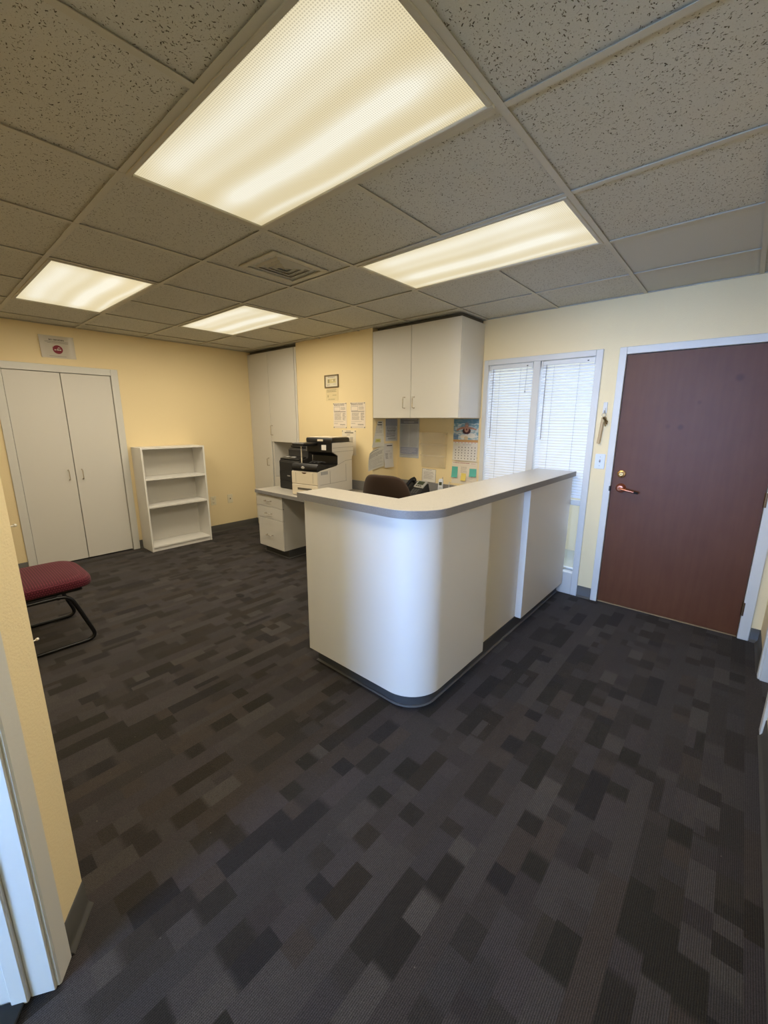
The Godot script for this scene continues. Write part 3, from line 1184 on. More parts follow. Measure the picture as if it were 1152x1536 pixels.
func build_window() -> void:
	var w := place("window_1", Vector3(0, 0, ZW))
	var x0 := -1.899
	var x1 := -0.903
	var s := st()
	bx(s, Vector3(x0, 0, -0.137), Vector3(x0 + 0.042, 2.024, 0.014), 0.003)
	bx(s, Vector3(x1 - 0.05, 0, -0.137), Vector3(x1, 2.024, 0.014), 0.003)
	bx(s, Vector3(x0 + 0.042, 1.978, -0.137), Vector3(x1 - 0.05, 2.024, 0.014), 0.003)
	bx(s, Vector3(x0 + 0.042, 0.0, -0.137), Vector3(x1 - 0.05, 0.195, 0.012), 0.003)
	bx(s, Vector3(-1.441, 0.195, -0.137), Vector3(-1.381, 1.978, 0.012), 0.003)
	obj("window_frame", s, M.trim, w)
	for p in [[x0 + 0.044, -1.443], [-1.379, x1 - 0.052]]:
		s = st()
		bx(s, Vector3(p[0], 0.197, -0.105), Vector3(p[1], 1.976, -0.099))
		obj("pane", s, M.glass, w)
		s = st()
		bx(s, Vector3(p[0], 0.197, -0.097), Vector3(p[1], 0.212, -0.07), 0.003)
		obj("glazing_bead", s, M.trim, w)
	var wide := [0.406, 0.42]
	var cx := [-1.650, -1.167]
	var text := ["white mini blind nearer the hanging calendar, its lower end behind the counter", "white mini blind nearer the brown door, its grey bottom rail showing"]
	for k in 2:
		var b := thing("window_blind", text[k], "blind", Vector3(cx[k], 0, ZW - 0.022), 0.0, "mini blinds")
		var hw: float = wide[k] * 0.5
		s = st()
		bx(s, Vector3(-hw, 1.938, -0.014), Vector3(hw, 1.974, 0.018), 0.003)
		obj("headrail", s, M.rail, b)
		for e in [-1.0, 1.0]:
			s = st()
			bx(s, Vector3(e * hw - 0.012 * e, 1.928, -0.016), Vector3(e * hw, 1.977, 0.022), 0.002)
			obj("end_bracket", s, M.rail, b)
		s = st()
		bx(s, Vector3(hw * 0.72, 1.948, 0.018), Vector3(hw * 0.78, 1.956, 0.0195))
		obj("cord_lock", s, M.black, b)
		s = st()
		var an := deg_to_rad(48.0)
		sheet(s, func(u, v):
			var q: float = (v - 0.5) * 0.025
			var bow := 0.0025 * (1.0 - pow((v - 0.5) * 2.0, 2.0))
			return Vector3((u - 0.5) * (2.0 * hw - 0.006), q * sin(an) + bow * cos(an), -q * cos(an) + bow * sin(an)), 1, 4, 0.0006)
		var low := 0.842
		var y := 1.922
		var first: Node3D = null
		while y > low:
			if first == null:
				first = obj("slat", s, M.slat, b)
				first.position.y = y
			else:
				again(first, b).position.y = y
			y -= 0.0236
		s = st()
		bx(s, Vector3(-hw, 0.788, -0.012), Vector3(hw, 0.834, 0.012), 0.004)
		obj("bottom_rail", s, M.rail, b)
		for x in [-hw * 0.5, hw * 0.45]:
			s = st()
			for z in [-0.0105, 0.0115]:
				tube(s, [Vector3(x, 1.94, z), Vector3(x, 0.83, z)], 0.0009, 5)
			obj("ladder_cord", s, M.cord, b)
		s = st()
		tube(s, [Vector3(-hw * 0.78, 1.945, 0.022), Vector3(-hw * 0.79, 1.33, 0.026)], 0.0032, 7)
		obj("tilt_wand", s, M.cord, b)
		if k == 1:
			continue
		s = st()
		var pl := 1.74
		tube(s, [Vector3(hw * 0.75, 1.945, 0.02), Vector3(hw * 0.72, pl, 0.024)], 0.0016, 6)
		lathe(s, [[0.0, 0.014], [0.004, 0.012], [0.006, 0.0], [0.0, -0.002]], Transform3D(Basis(), Vector3(hw * 0.72, pl - 0.01, 0.024)), 10)
		obj("pull_cord", s, M.cord, b)

func build_closet() -> void:
	# local x to the right along the wall, z out of it
	var n := 2
	for e in [[-1.104, -1, "left"], [-1.104, 1, "right"]]:
		var d := place("door_%d" % n, Vector3(XC, 0, -1.108), PI / 2)
		n += 1
		var g: float = e[1]
		var s := st()
		bx(s, Vector3(0.003 if g > 0 else -0.433, 0.014, -0.035), Vector3(0.433 if g > 0 else -0.003, 1.933, -0.004), 0.002)
		obj("leaf", s, M.white2, d)
		wire_pull(d, Vector3(g * 0.058, 0.922, -0.004), 0.1)
	var t := place("trim_4", Vector3(XC, 0, -1.108), PI / 2)
	var s := st()
	for g in [-1.0, 1.0]:
		bx(s, Vector3(g * 0.437, 0, -0.1), Vector3(g * 0.505, 2.004, 0.013), 0.003)
	bx(s, Vector3(-0.437, 1.937, -0.1), Vector3(0.437, 2.004, 0.013), 0.003)
	obj("casing", s, M.trim, t)
	s = st()
	bx(s, Vector3(-0.437, 0.001, -0.1), Vector3(0.437, 1.937, -0.06))
	obj("closet_back", s, M.seam, t)

func arc(c: Vector2, r: float, a0: float, a1: float, n: int) -> Array:
	var out := []
	for i in n + 1:
		var a := deg_to_rad(lerpf(a0, a1, float(i) / n))
		out.append(c + Vector2(cos(a), sin(a)) * r)
	return out

# plan outline of an L along x = xf (facing +x) and z = zf (facing +z) with a round corner
func ell(xl: float, xo: float, zo: float, zend: float, r: float, tz: float, tx: float) -> Array:
	var p := [Vector2(xl, zo)]
	p.append_array(arc(Vector2(xo - r, zo - r), r, 90.0, 0.0, 16))
	p.append(Vector2(xo, zend))
	p.append(Vector2(xo - tx, zend))
	if r > tx and absf(tx - tz) < 0.001:
		p.append_array(arc(Vector2(xo - r, zo - r), r - tx, 0.0, 90.0, 12))
	else:
		p.append(Vector2(xo - tx, zo - tz))
	p.append(Vector2(xl, zo - tz))
	return p

func build_counter() -> void:
	var t := thing("reception_counter", "white L-shaped reception counter with a rounded outer corner", "counter", Vector3(-1.3, 0, -2.0))
	var o := Transform3D(Basis(), Vector3(1.3, 0, 2.0)) * up_xf()
	var s := st()
	# curved skin: front leg, round corner, first length of the long leg
	prism(s, flat_poly(ell(-1.862, -1.028, -1.45, -2.125, 0.19, 0.05, 0.05)), 0.09, 1.036, o, 0.004)
	obj("curved_panel", s, M.white, t)
	s = st()
	prism(s, flat_poly([Vector2(-1.072, -2.13), Vector2(-1.072, -2.72), Vector2(-1.1, -2.72), Vector2(-1.1, -2.13)]), 0.095, 1.036, o, 0.002)
	note(obj("recessed_panel", s, M.white, t), "middle panel of the long side, set back behind its neighbours")
	s = st()
	prism(s, flat_poly([Vector2(-1.052, -2.126), Vector2(-1.052, -2.155), Vector2(-1.071, -2.155), Vector2(-1.071, -2.126)]), 0.095, 1.036, o, 0.002)
	obj("filler_strip", s, M.tan, t)
	s = st()
	prism(s, flat_poly([Vector2(-1.028, -2.70), Vector2(-1.028, -3.59), Vector2(-1.075, -3.59), Vector2(-1.075, -2.70)]), 0.09, 1.036, o, 0.003)
	note(obj("end_panel", s, M.white, t), "panel of the long side next to the window wall")
	s = st()
	prism(s, flat_poly(ell(-1.85, -1.10, -1.5, -3.59, 0.12, 0.05, 0.05)), 0.085, 1.03, o)
	obj("inner_frame", s, M.white, t)
	s = st()
	prism(s, flat_poly([Vector2(-1.862, -1.451), Vector2(-1.862, -1.6), Vector2(-1.83, -1.6), Vector2(-1.83, -1.46)]), 0.09, 1.036, o, 0.002)
	obj("side_panel", s, M.white2, t)
	s = st()
	prism(s, flat_poly(ell(-1.83, -1.068, -1.49, -3.59, 0.16, 0.08, 0.08)), 0.001, 0.0945, o)
	var kb := obj("kick_base", s, M.kick, t)
	s = st()
	prism(s, flat_poly(ell(-1.838, -1.056, -1.478, -3.59, 0.17, 0.02, 0.02)), 0.001, 0.014, o, 0.006)
	obj("base_toe", s, M.toe, kb)
	# worktop
	var w := thing("worktop", "grey laminate worktop wrapping the top of the reception counter", "worktop", Vector3(-1.3, 1.037, -2.0))
	var ow := Transform3D(Basis(), Vector3(1.3, -1.037, 2.0)) * up_xf()
	s = st()
	prism(s, flat_poly(ell(-1.892, -1.008, -1.425, -3.6, 0.215, 0.235, 0.325)), 1.039, 1.08, ow, 0.002)
	obj("slab", s, M.laminate, w)
	s = st()
	var big := ell(-1.894, -1.0065, -1.4235, -3.6, 0.2165, 0.235, 0.325)
	var outer := big.slice(0, 19)
	var strip := outer.duplicate()
	var inn := ell(-1.892, -1.0085, -1.4255, -3.6, 0.2145, 0.235, 0.325)
	inn = inn.slice(0, 19)
	inn.reverse()
	strip.append_array(inn)
	prism(s, flat_poly(strip), 1.0395, 1.0785, ow)
	bx(s, Vector3(-1.895, 1.0395, -1.658) + ow.origin, Vector3(-1.891, 1.0785, -1.4245) + ow.origin)
	obj("edge_band", s, M.edge, w)

func build_cabinets() -> void:
	# tall unit in the corner
	var t := thing("tall_cabinet", "tall white floor cabinet in the corner, left of the wall posters", "cabinet", Vector3(-4.96, 0, ZA))
	var s := st()
	bx(s, Vector3(-0.245, 0.09, -0.4), Vector3(0.225, 2.335, -0.012))
	obj("body", s, M.white2, t)
	s = st()
	bx(s, Vector3(-0.245, 0.001, -0.39), Vector3(0.225, 0.09, -0.05))
	obj("plinth", s, M.kick, t)
	s = st()
	bx(s, Vector3(-0.242, 0.095, -0.0122), Vector3(0.224, 2.33, -0.0105))
	obj("door_reveal", s, M.reveal, t)
	s = st()
	bx(s, Vector3(-0.243, 0.092, -0.01), Vector3(0.2145, 2.333, 0.01), 0.002)
	var d := obj("door", s, M.white2, t)
	wire_pull(d, Vector3(0.136, 0.935, 0.01), 0.1)
	# upper unit over the niche
	var u := thing("upper_cabinet", "white overhead cabinet above the black printer, next to the tall cabinet", "cabinet", Vector3(-4.45, 1.21, ZA))
	s = st()
	bx(s, Vector3(-0.285, 0.0, -0.4), Vector3(0.285, 1.125, -0.012))
	obj("body", s, M.white2, u)
	s = st()
	bx(s, Vector3(-0.284, 0.003, -0.0122), Vector3(0.284, 1.12, -0.0105))
	obj("door_reveal", s, M.reveal, u)
	s = st()
	bx(s, Vector3(-0.289, -0.002, -0.01), Vector3(0.251, 1.123, 0.01), 0.002)
	d = obj("door", s, M.white2, u)
	wire_pull(d, Vector3(-0.255, 0.145, 0.01), 0.12)
	s = st()
	bx(s, Vector3(0.256, 0.0, -0.01), Vector3(0.287, 1.123, 0.006), 0.002)
	obj("stile", s, M.white2, u)
	# niche under it: lining and base
	var nb := thing("niche_cabinet", "low white cabinet and open niche below the overhead cabinet", "cabinet", Vector3(-4.45, 0, ZA))
	s = st()
	bx(s, Vector3(-0.285, 0.09, -0.4), Vector3(0.285, 0.74, -0.002), 0.002)
	obj("body", s, M.white2, nb)
	s = st()
	bx(s, Vector3(-0.285, 0.001, -0.39), Vector3(0.285, 0.09, -0.05))
	obj("plinth", s, M.kick, nb)
	s = st()
	bx(s, Vector3(-0.285, 0.742, -0.4), Vector3(0.285, 1.207, -0.385))
	bx(s, Vector3(-0.285, 0.742, -0.385), Vector3(-0.255, 1.207, -0.002), 0.002)
	bx(s, Vector3(0.262, 0.742, -0.385), Vector3(0.285, 1.207, -0.002), 0.002)
	obj("niche_lining", s, M.white2, nb)
	# double wall cabinet over the desk
	var w := thing("wall_cabinet", "white two-door wall cabinet above the swimmer calendar and posters", "cabinet", Vector3(-2.413, 1.51, -3.41))
	s = st()
	bx(s, Vector3(-0.513, 0.0, -0.2), Vector3(0.496, 0.83, 0.185), 0.002)
	obj("body", s, M.white2, w)
	s = st()
	bx(s, Vector3(-0.508, 0.003, 0.1845), Vector3(0.492, 0.826, 0.1865))
	obj("door_reveal", s, M.reveal, w)
	for g in [[-0.513, -0.032, -0.1], [-0.028, 0.496, 0.013]]:
		s = st()
		bx(s, Vector3(g[0], -0.001, 0.187), Vector3(g[1], 0.83, 0.207), 0.002)
		d = obj("door", s, M.white2, w)
		wire_pull(d, Vector3(g[2], 0.142, 0.207), 0.1)
	s = st()
	bx(s, Vector3(-0.48, 0.831, -0.19), Vector3(0.48, 0.858, 0.17))
	obj("scribe_strip", s, M.seam, w)
	for q in [[Vector3(-4.69, 2.337, ZA - 0.2), 1.03]]:
		s = st()
		box(s, q[0] + Vector3(0, 0.014, 0.0), Vector3(q[1] - 0.02, 0.026, 0.34))
		struct("trim_5", s, M.seam)

func build_desk() -> void:
	var t := thing("desk", "grey laminate desk top running along the back wall behind the counter", "desk", Vector3(-2.6, 0.7, -3.0))
	var o := Transform3D(Basis(), Vector3(2.6, -0.7, 3.0)) * up_xf()
	var s := st()
	var pl := [Vector2(-4.012, -2.452), Vector2(-2.85, -2.452), Vector2(-2.5, -2.9), Vector2(-1.18, -2.9), Vector2(-1.18, ZW + 0.002), Vector2(XN + 0.002, ZW + 0.002), Vector2(XN + 0.002, ZA + 0.002), Vector2(-4.012, ZA + 0.002)]
	prism(s, flat_poly(pl), 0.702, 0.74, o, 0.002)
	obj("slab", s, M.laminate, t)
	s = st()
	bx(s, Vector3(-4.014, 0.7025, -2.4525) + o.origin, Vector3(-2.85, 0.738, -2.4495) + o.origin)
	bx(s, Vector3(-4.0145, 0.7025, -3.19) + o.origin, Vector3(-4.0115, 0.738, -2.4495) + o.origin)
	obj("edge_band", s, M.edge, t)
	s = st()
	bx(s, Vector3(-3.62, 0.741, ZA + 0.001) + o.origin, Vector3(XN, 0.84, ZA + 0.018) + o.origin, 0.002)
	bx(s, Vector3(XN + 0.001, 0.741, ZW + 0.02) + o.origin, Vector3(XN + 0.018, 0.84, ZA + 0.018) + o.origin, 0.002)
	bx(s, Vector3(XN + 0.001, 0.741, ZW + 0.001) + o.origin, Vector3(-1.91, 0.84, ZW + 0.018) + o.origin, 0.002)
	obj("backsplash", s, M.edge, t)
	s = st()
	bx(s, Vector3(-2.2, 0.001, -3.58) + o.origin, Vector3(-2.17, 0.7, -2.95) + o.origin, 0.002)
	obj("support_panel", s, M.white2, t)
	s = st()
	bx(s, Vector3(-1.23, 0.001, -3.58) + o.origin, Vector3(-1.2, 0.7, -2.95) + o.origin, 0.002)
	obj("support_panel", s, M.white2, t)
	# drawer pedestal
	var p := thing("drawer_pedestal", "white three-drawer pedestal under the left end of the desk", "drawers", Vector3(-3.79, 0, -2.48))
	s = st()
	bx(s, Vector3(-0.23, 0.1, -0.66), Vector3(0.23, 0.7, -0.022), 0.002)
	obj("body", s, M.white2, p)
	s = st()
	bx(s, Vector3(-0.22, 0.001, -0.64), Vector3(0.215, 0.1, -0.075))
	var pk := obj("plinth", s, M.kick, p)
	s = st()
	bx(s, Vector3(-0.22, 0.001, -0.075), Vector3(0.23, 0.012, -0.062), 0.003)
	bx(s, Vector3(0.215, 0.001, -0.64), Vector3(0.228, 0.012, -0.062), 0.003)
	obj("base_toe", s, M.toe, pk)
	s = st()
	bx(s, Vector3(-0.227, 0.105, -0.0222), Vector3(0.227, 0.688, -0.0205))
	obj("drawer_reveal", s, M.reveal, p)
	for y in [[0.565, 0.69, 0.628], [0.43, 0.561, 0.49], [0.102, 0.426, 0.245]]:
		s = st()
		bx(s, Vector3(-0.23, y[0], -0.02), Vector3(0.23, y[1], 0.0), 0.002)
		var d := obj("drawer", s, M.white2, p)
		wire_pull(d, Vector3(-0.02, y[2], 0.0), 0.1, false)

func build_bookshelf() -> void:
	var t := thing("bookshelf", "empty low white bookshelf with two shelves against the yellow wall", "bookshelf", Vector3(-5.058, 0, -2.0), PI / 2)
	var w := 0.352
	var d := 0.143
	for g in [-1.0, 1.0]:
		var s := st()
		bx(s, Vector3(g * (w - 0.018), 0.001, -d), Vector3(g * w, 1.165, d), 0.0015)
		obj("side_panel", s, M.white, t)
	var s := st()
	bx(s, Vector3(-w, 1.165, -d), Vector3(w, 1.183, d), 0.0015)
	obj("top_panel", s, M.white, t)
	for y in [0.84, 0.525, 0.062]:
		s = st()
		bx(s, Vector3(-w + 0.018, y - 0.018, -d + 0.008), Vector3(w - 0.018, y, d - (0.004 if y > 0.1 else 0.001)), 0.001)
		obj("shelf", s, M.white, t)
	s = st()
	bx(s, Vector3(-w + 0.018, 0.001, d - 0.026), Vector3(w - 0.018, 0.043, d - 0.01), 0.001)
	obj("toe_board", s, M.white, t)
	s = st()
	bx(s, Vector3(-w + 0.016, 0.03, -d + 0.001), Vector3(w - 0.016, 1.165, -d + 0.006))
	obj("back_panel", s, M.white2, t)

func build_printers() -> void:
	# white multifunction printer; local x right, y up, z towards the front (front-left-bottom corner at origin)
	var t := thing("white_printer", "large white and black multifunction printer at the front of the desk", "printer", Vector3(-3.406, 0.741, -2.508), deg_to_rad(8.4))
	var W := 0.35
	var side := Transform3D(Basis(Vector3(0, 0, -1), Vector3(0, 1, 0), Vector3(1, 0, 0)), Vector3.ZERO)   # outline x = depth from the front, y = height, extruded along width
	var s := st()
	var body := PackedVector2Array([Vector2(0.0, 0.006), Vector2(0.0, 0.23), Vector2(0.006, 0.252), Vector2(0.04, 0.262), Vector2(0.29, 0.29), Vector2(0.31, 0.30), Vector2(0.31, 0.39), Vector2(0.225, 0.432), Vector2(0.225, 0.522), Vector2(0.578, 0.522), Vector2(0.578, 0.40), Vector2(0.552, 0.36), Vector2(0.552, 0.006)])
	prism(s, body, 0.0, W, side, 0.005)
	var b := obj("body", s, M.off_white2, t)
	s = st()
	bx(s, Vector3(W, 0.12, -0.03), Vector3(W + 0.001, 0.122, -0.45))
	bx(s, Vector3(W, 0.47, -0.23), Vector3(W + 0.001, 0.472, -0.575))
	bx(s, Vector3(W, 0.43, -0.24), Vector3(W + 0.001, 0.432, -0.57))
	bx(s, Vector3(W, 0.12, -0.44), Vector3(W + 0.001, 0.3, -0.442))
	bx(s, Vector3(W, 0.12, -0.18), Vector3(W + 0.001, 0.25, -0.182))
	prism(s, PackedVector2Array([Vector2(0.312, 0.30), Vector2(0.44, 0.335), Vector2(0.55, 0.337), Vector2(0.55, 0.335), Vector2(0.44, 0.333), Vector2(0.312, 0.298)]), W - 0.001, W + 0.001, side)
	obj("panel_seam", s, M.seam, b)
	for k in 5:
		s = st()
		bx(s, Vector3(W, 0.218, -0.045 - k * 0.021), Vector3(W + 0.0012, 0.25, -0.06 - k * 0.021))
		obj("side_vent", s, M.grey_plastic, b)
	# front: tray, door with a notch
	s = st()
	bx(s, Vector3(0.004, 0.01, 0.0), Vector3(W - 0.004, 0.116, 0.006), 0.003)
	var tr := obj("paper_tray", s, M.off_white, t)
	s = st()
	bx(s, Vector3(0.08, 0.062, 0.0055), Vector3(W - 0.08, 0.084, 0.0066))
	obj("finger_slot", s, M.seam, tr)
	s = st()
	bx(s, Vector3(0.004, 0.122, 0.0), Vector3(W - 0.004, 0.244, 0.006), 0.004)
	var fd := obj("front_door", s, M.off_white, t)
	s = st()
	bx(s, Vector3(0.06, 0.135, 0.005), Vector3(0.062, 0.236, 0.0065))
	bx(s, Vector3(W - 0.062, 0.135, 0.005), Vector3(W - 0.06, 0.236, 0.0065))
	obj("door_seam", s, M.seam, fd)
	s = st()
	prism(s, PackedVector2Array([Vector2(0.14, 0.24), Vector2(0.21, 0.24), Vector2(0.19, 0.226), Vector2(0.16, 0.226)]), 0.005, 0.0068)
	obj("door_notch", s, M.hinge, fd)
	# black output tray and bay
	s = st()
	prism(s, PackedVector2Array([Vector2(-0.004, 0.254), Vector2(-0.012, 0.275), Vector2(-0.008, 0.305), Vector2(0.012, 0.325), Vector2(0.05, 0.325), Vector2(0.12, 0.306), Vector2(0.3, 0.302), Vector2(0.306, 0.385), Vector2(0.219, 0.428), Vector2(0.219, 0.524), Vector2(0.24, 0.524), Vector2(0.24, 0.445), Vector2(0.33, 0.4), Vector2(0.33, 0.27), Vector2(0.04, 0.25)]), 0.012, W - 0.004, side, 0.002)
	var ob := obj("output_bay", s, M.black, t)
	s = st()
	lathe(s, [[0.0, 0.003], [0.011, 0.0026], [0.013, 0.0]], Transform3D(Basis(Vector3(1.9, 0, 0), Vector3(0, 0, 1), Vector3(0, -1, 0)), Vector3(0.165, 0.288, 0.0105)), 20)
	obj("emblem", s, M.silver, ob)
	s = st()
	bx(s, Vector3(W - 0.135, 0.448, -0.2185), Vector3(W - 0.075, 0.5, -0.2175))
	obj("sticker", s, M.paper, ob)
	s = st()
	for k in 3:
		tube(s, [Vector3(0.1 + k * 0.05, 0.318, -0.16), Vector3(0.12 + k * 0.05, 0.332, -0.2), Vector3(0.14 + k * 0.05, 0.32, -0.24)], 0.006, 8)
	obj("paper_guide", s, M.kick, ob)
	s = st()
	bx(s, Vector3(0.0, 0.262, -0.02), Vector3(0.012, 0.49, -0.03), 0.002, Transform3D(Basis(), Vector3(0, 0.03, -0.12)))
	obj("support_post", s, M.off_white, t)
	s = st()
	bx(s, Vector3(-0.004, 0.492, -0.235), Vector3(0.16, 0.522, -0.02), 0.006)
	var cp := obj("control_panel", s, M.black, t)
	s = st()
	bx(s, Vector3(0.01, 0.5225, -0.14), Vector3(0.14, 0.5235, -0.04))
	obj("panel_glass", s, M.kick, cp)
	s = st()
	prism(s, PackedVector2Array([Vector2(0.225, 0.525), Vector2(0.222, 0.555), Vector2(0.232, 0.57), Vector2(0.50, 0.57), Vector2(0.512, 0.558), Vector2(0.512, 0.525)]), 0.002, W - 0.002, side, 0.004)
	var sc := obj("scanner", s, M.black, t)
	s = st()
	bx(s, Vector3(0.16, 0.535, -0.2205), Vector3(0.235, 0.556, -0.2195), 0.0005)
	obj("label_plate", s, M.off_white, sc)
	s = st()
	bx(s, Vector3(0.03, 0.5705, -0.5), Vector3(W - 0.02, 0.578, -0.25), 0.003)
	obj("document_lid", s, M.off_white, sc)
	s = st()
	bx(s, Vector3(0.0, 0.524, -0.578), Vector3(W, 0.572, -0.516), 0.005)
	obj("rear_hinge", s, M.off_white2, t)

	# black laser printer behind it
	var k2 := thing("black_printer", "compact black printer on the desk, left of the white printer", "printer", Vector3(-3.876, 0.741, -2.69))
	var W2 := 0.35
	s = st()
	prism(s, PackedVector2Array([Vector2(0.0, 0.005), Vector2(0.0, 0.30), Vector2(0.02, 0.325), Vector2(0.12, 0.345), Vector2(0.13, 0.36), Vector2(0.13, 0.42), Vector2(0.15, 0.44), Vector2(0.40, 0.445), Vector2(0.40, 0.005)]), 0.0, W2, side, 0.006)
	var bb := obj("body", s, M.black_matt, k2)
	s = st()
	bx(s, Vector3(0.02, 0.205, 0.0), Vector3(W2 - 0.02, 0.295, 0.006), 0.003)
	obj("output_slot", s, M.black, bb)
	s = st()
	bx(s, Vector3(0.008, 0.09, 0.0), Vector3(W2 - 0.008, 0.2, 0.005), 0.003)
	obj("front_cover", s, M.black, k2)
	s = st()
	bx(s, Vector3(0.008, 0.01, 0.0), Vector3(W2 - 0.008, 0.086, 0.005), 0.003)
	obj("paper_tray", s, M.black, k2)
	s = st()
	bx(s, Vector3(0.15, 0.145, 0.005), Vector3(0.2, 0.154, 0.0065))
	obj("emblem", s, M.silver, k2)
	var tilt := Transform3D(Basis(Vector3.RIGHT, 0.22), Vector3(0, 0.327, -0.03))
	s = st()
	bx(s, Vector3(0.01, 0.0, -0.09), Vector3(W2 - 0.01, 0.012, 0.02), 0.003, tilt)
	var pp := obj("control_panel", s, M.black, k2)
	for e in [[0.03, 0.1], [0.14, 0.21]]:
		s = st()
		bx(s, Vector3(e[0], 0.012, -0.06), Vector3(e[1], 0.0132, -0.03), 0.0, tilt)
		obj("button_label", s, M.grey_plastic, pp)
	s = st()
	bx(s, Vector3(0.005, 0.445, -0.395), Vector3(W2 - 0.005, 0.468, -0.16), 0.006)
	obj("document_feeder", s, M.black_matt, k2)

func build_office_chair() -> void:
	var t := thing("office_chair", "brown upholstered office chair behind the counter, only its backrest showing", "chair", Vector3(-1.885, 0, -2.33), deg_to_rad(8.0))
	var s := st()
	# local -z is the way the chair faces
	cushion(s, Vector3(0.225, 0.25, 0.035), 0.42, 0.75, func(p: Vector3) -> Vector3:
		var w := 1.0 - 0.25 * clampf(p.y / 0.25, -1.0, 1.0)
		return Vector3(p.x * w, 0.865 + p.y, 0.19 + p.z - 1.1 * p.x * p.x + 0.14 * p.y), 44, 26)
	obj("backrest", s, M.brown_fabric, t)
	s = st()
	cushion(s, Vector3(0.24, 0.05, 0.235), 0.5, 0.45, func(p: Vector3) -> Vector3: return p + Vector3(0, 0.475, -0.03))
	obj("seat", s, M.brown_fabric, t)
	s = st()
	tube(s, rounded([Vector3(0, 0.425, 0.02), Vector3(0, 0.425, 0.25), Vector3(0, 0.8, 0.235)], 0.07, 6), 0.017, 10)
	obj("back_support", s, M.black_matt, t)
	s = st()
	lathe(s, [[0.0, 0.43], [0.06, 0.43], [0.06, 0.41], [0.022, 0.4], [0.022, 0.25], [0.032, 0.25], [0.032, 0.08], [0.0, 0.08]], Transform3D(), 20)
	obj("gas_lift", s, M.black, t)
	for k in 5:
		var a := TAU * k / 5.0 + 0.2
		var dir := Vector3(sin(a), 0, cos(a))
		s = st()
		tube(s, [Vector3(0, 0.105, 0) + dir * 0.03, Vector3(0, 0.095, 0) + dir * 0.16, Vector3(0, 0.075, 0) + dir * 0.27], 0.017, 8)
		var leg := obj("base_leg", s, M.black_matt, t)
		s = st()
		var q := dir * 0.27 + Vector3(0, 0.028, 0)
		var cross := dir.cross(Vector3.UP)
		for g in [-0.013, 0.013]:
			lathe(s, [[0.0, -0.008], [0.026, -0.008], [0.027, 0.0], [0.026, 0.008], [0.0, 0.008]], Transform3D(Basis(dir, cross, dir.cross(cross)), q + cross * g), 16)
		obj("caster", s, M.black, leg)

func build_red_chair() -> void:
	var t := thing("guest_chair", "red upholstered guest chair with a black sled frame, partly behind the angled wall", "chair", Vector3(-3.445, 0, -0.42))
	var s := st()
	cushion(s, Vector3(0.285, 0.05, 0.262), 0.55, 0.42, func(p: Vector3) -> Vector3:
		var drop := -0.35 * pow(maxf(0.0, -p.z - 0.14), 2.0) * 2.2
		return Vector3(p.x, 0.425 + p.y + drop, p.z - 0.01), 56, 26)
	obj("seat", s, M.red_fabric, t)
	s = st()
	bx(s, Vector3(-0.235, 0.366, -0.2), Vector3(0.235, 0.382, 0.22), 0.006)
	obj("seat_pan", s, M.black_matt, t)
	s = st()
	cushion(s, Vector3(0.25, 0.2, 0.035), 0.45, 0.6, func(p: Vector3) -> Vector3: return Vector3(p.x, 0.75 + p.y, 0.31 + p.z - 0.4 * p.x * p.x + 0.12 * p.y), 40, 22)
	obj("backrest", s, M.red_fabric, t)
	for g in [-1.0, 1.0]:
		s = st()
		tube(s, rounded([Vector3(g * 0.26, 0.55, 0.31), Vector3(g * 0.26, 0.362, 0.27), Vector3(g * 0.26, 0.36, -0.12), Vector3(g * 0.26, 0.014, -0.235), Vector3(g * 0.26, 0.014, 0.27)], 0.065, 6), 0.0125, 12)
		obj("sled_leg", s, M.black, t)
	s = st()
	for z in [-0.06, 0.2]:
		tube(s, [Vector3(-0.26, 0.352, z), Vector3(0.26, 0.352, z)], 0.011, 8)
	tube(s, [Vector3(-0.26, 0.014, 0.27), Vector3(0.26, 0.014, 0.27)], 0.012, 8)
	tube(s, [Vector3(-0.26, 0.55, 0.31), Vector3(0.26, 0.55, 0.31)], 0.011, 8)
	obj("cross_bar", s, M.black, t)

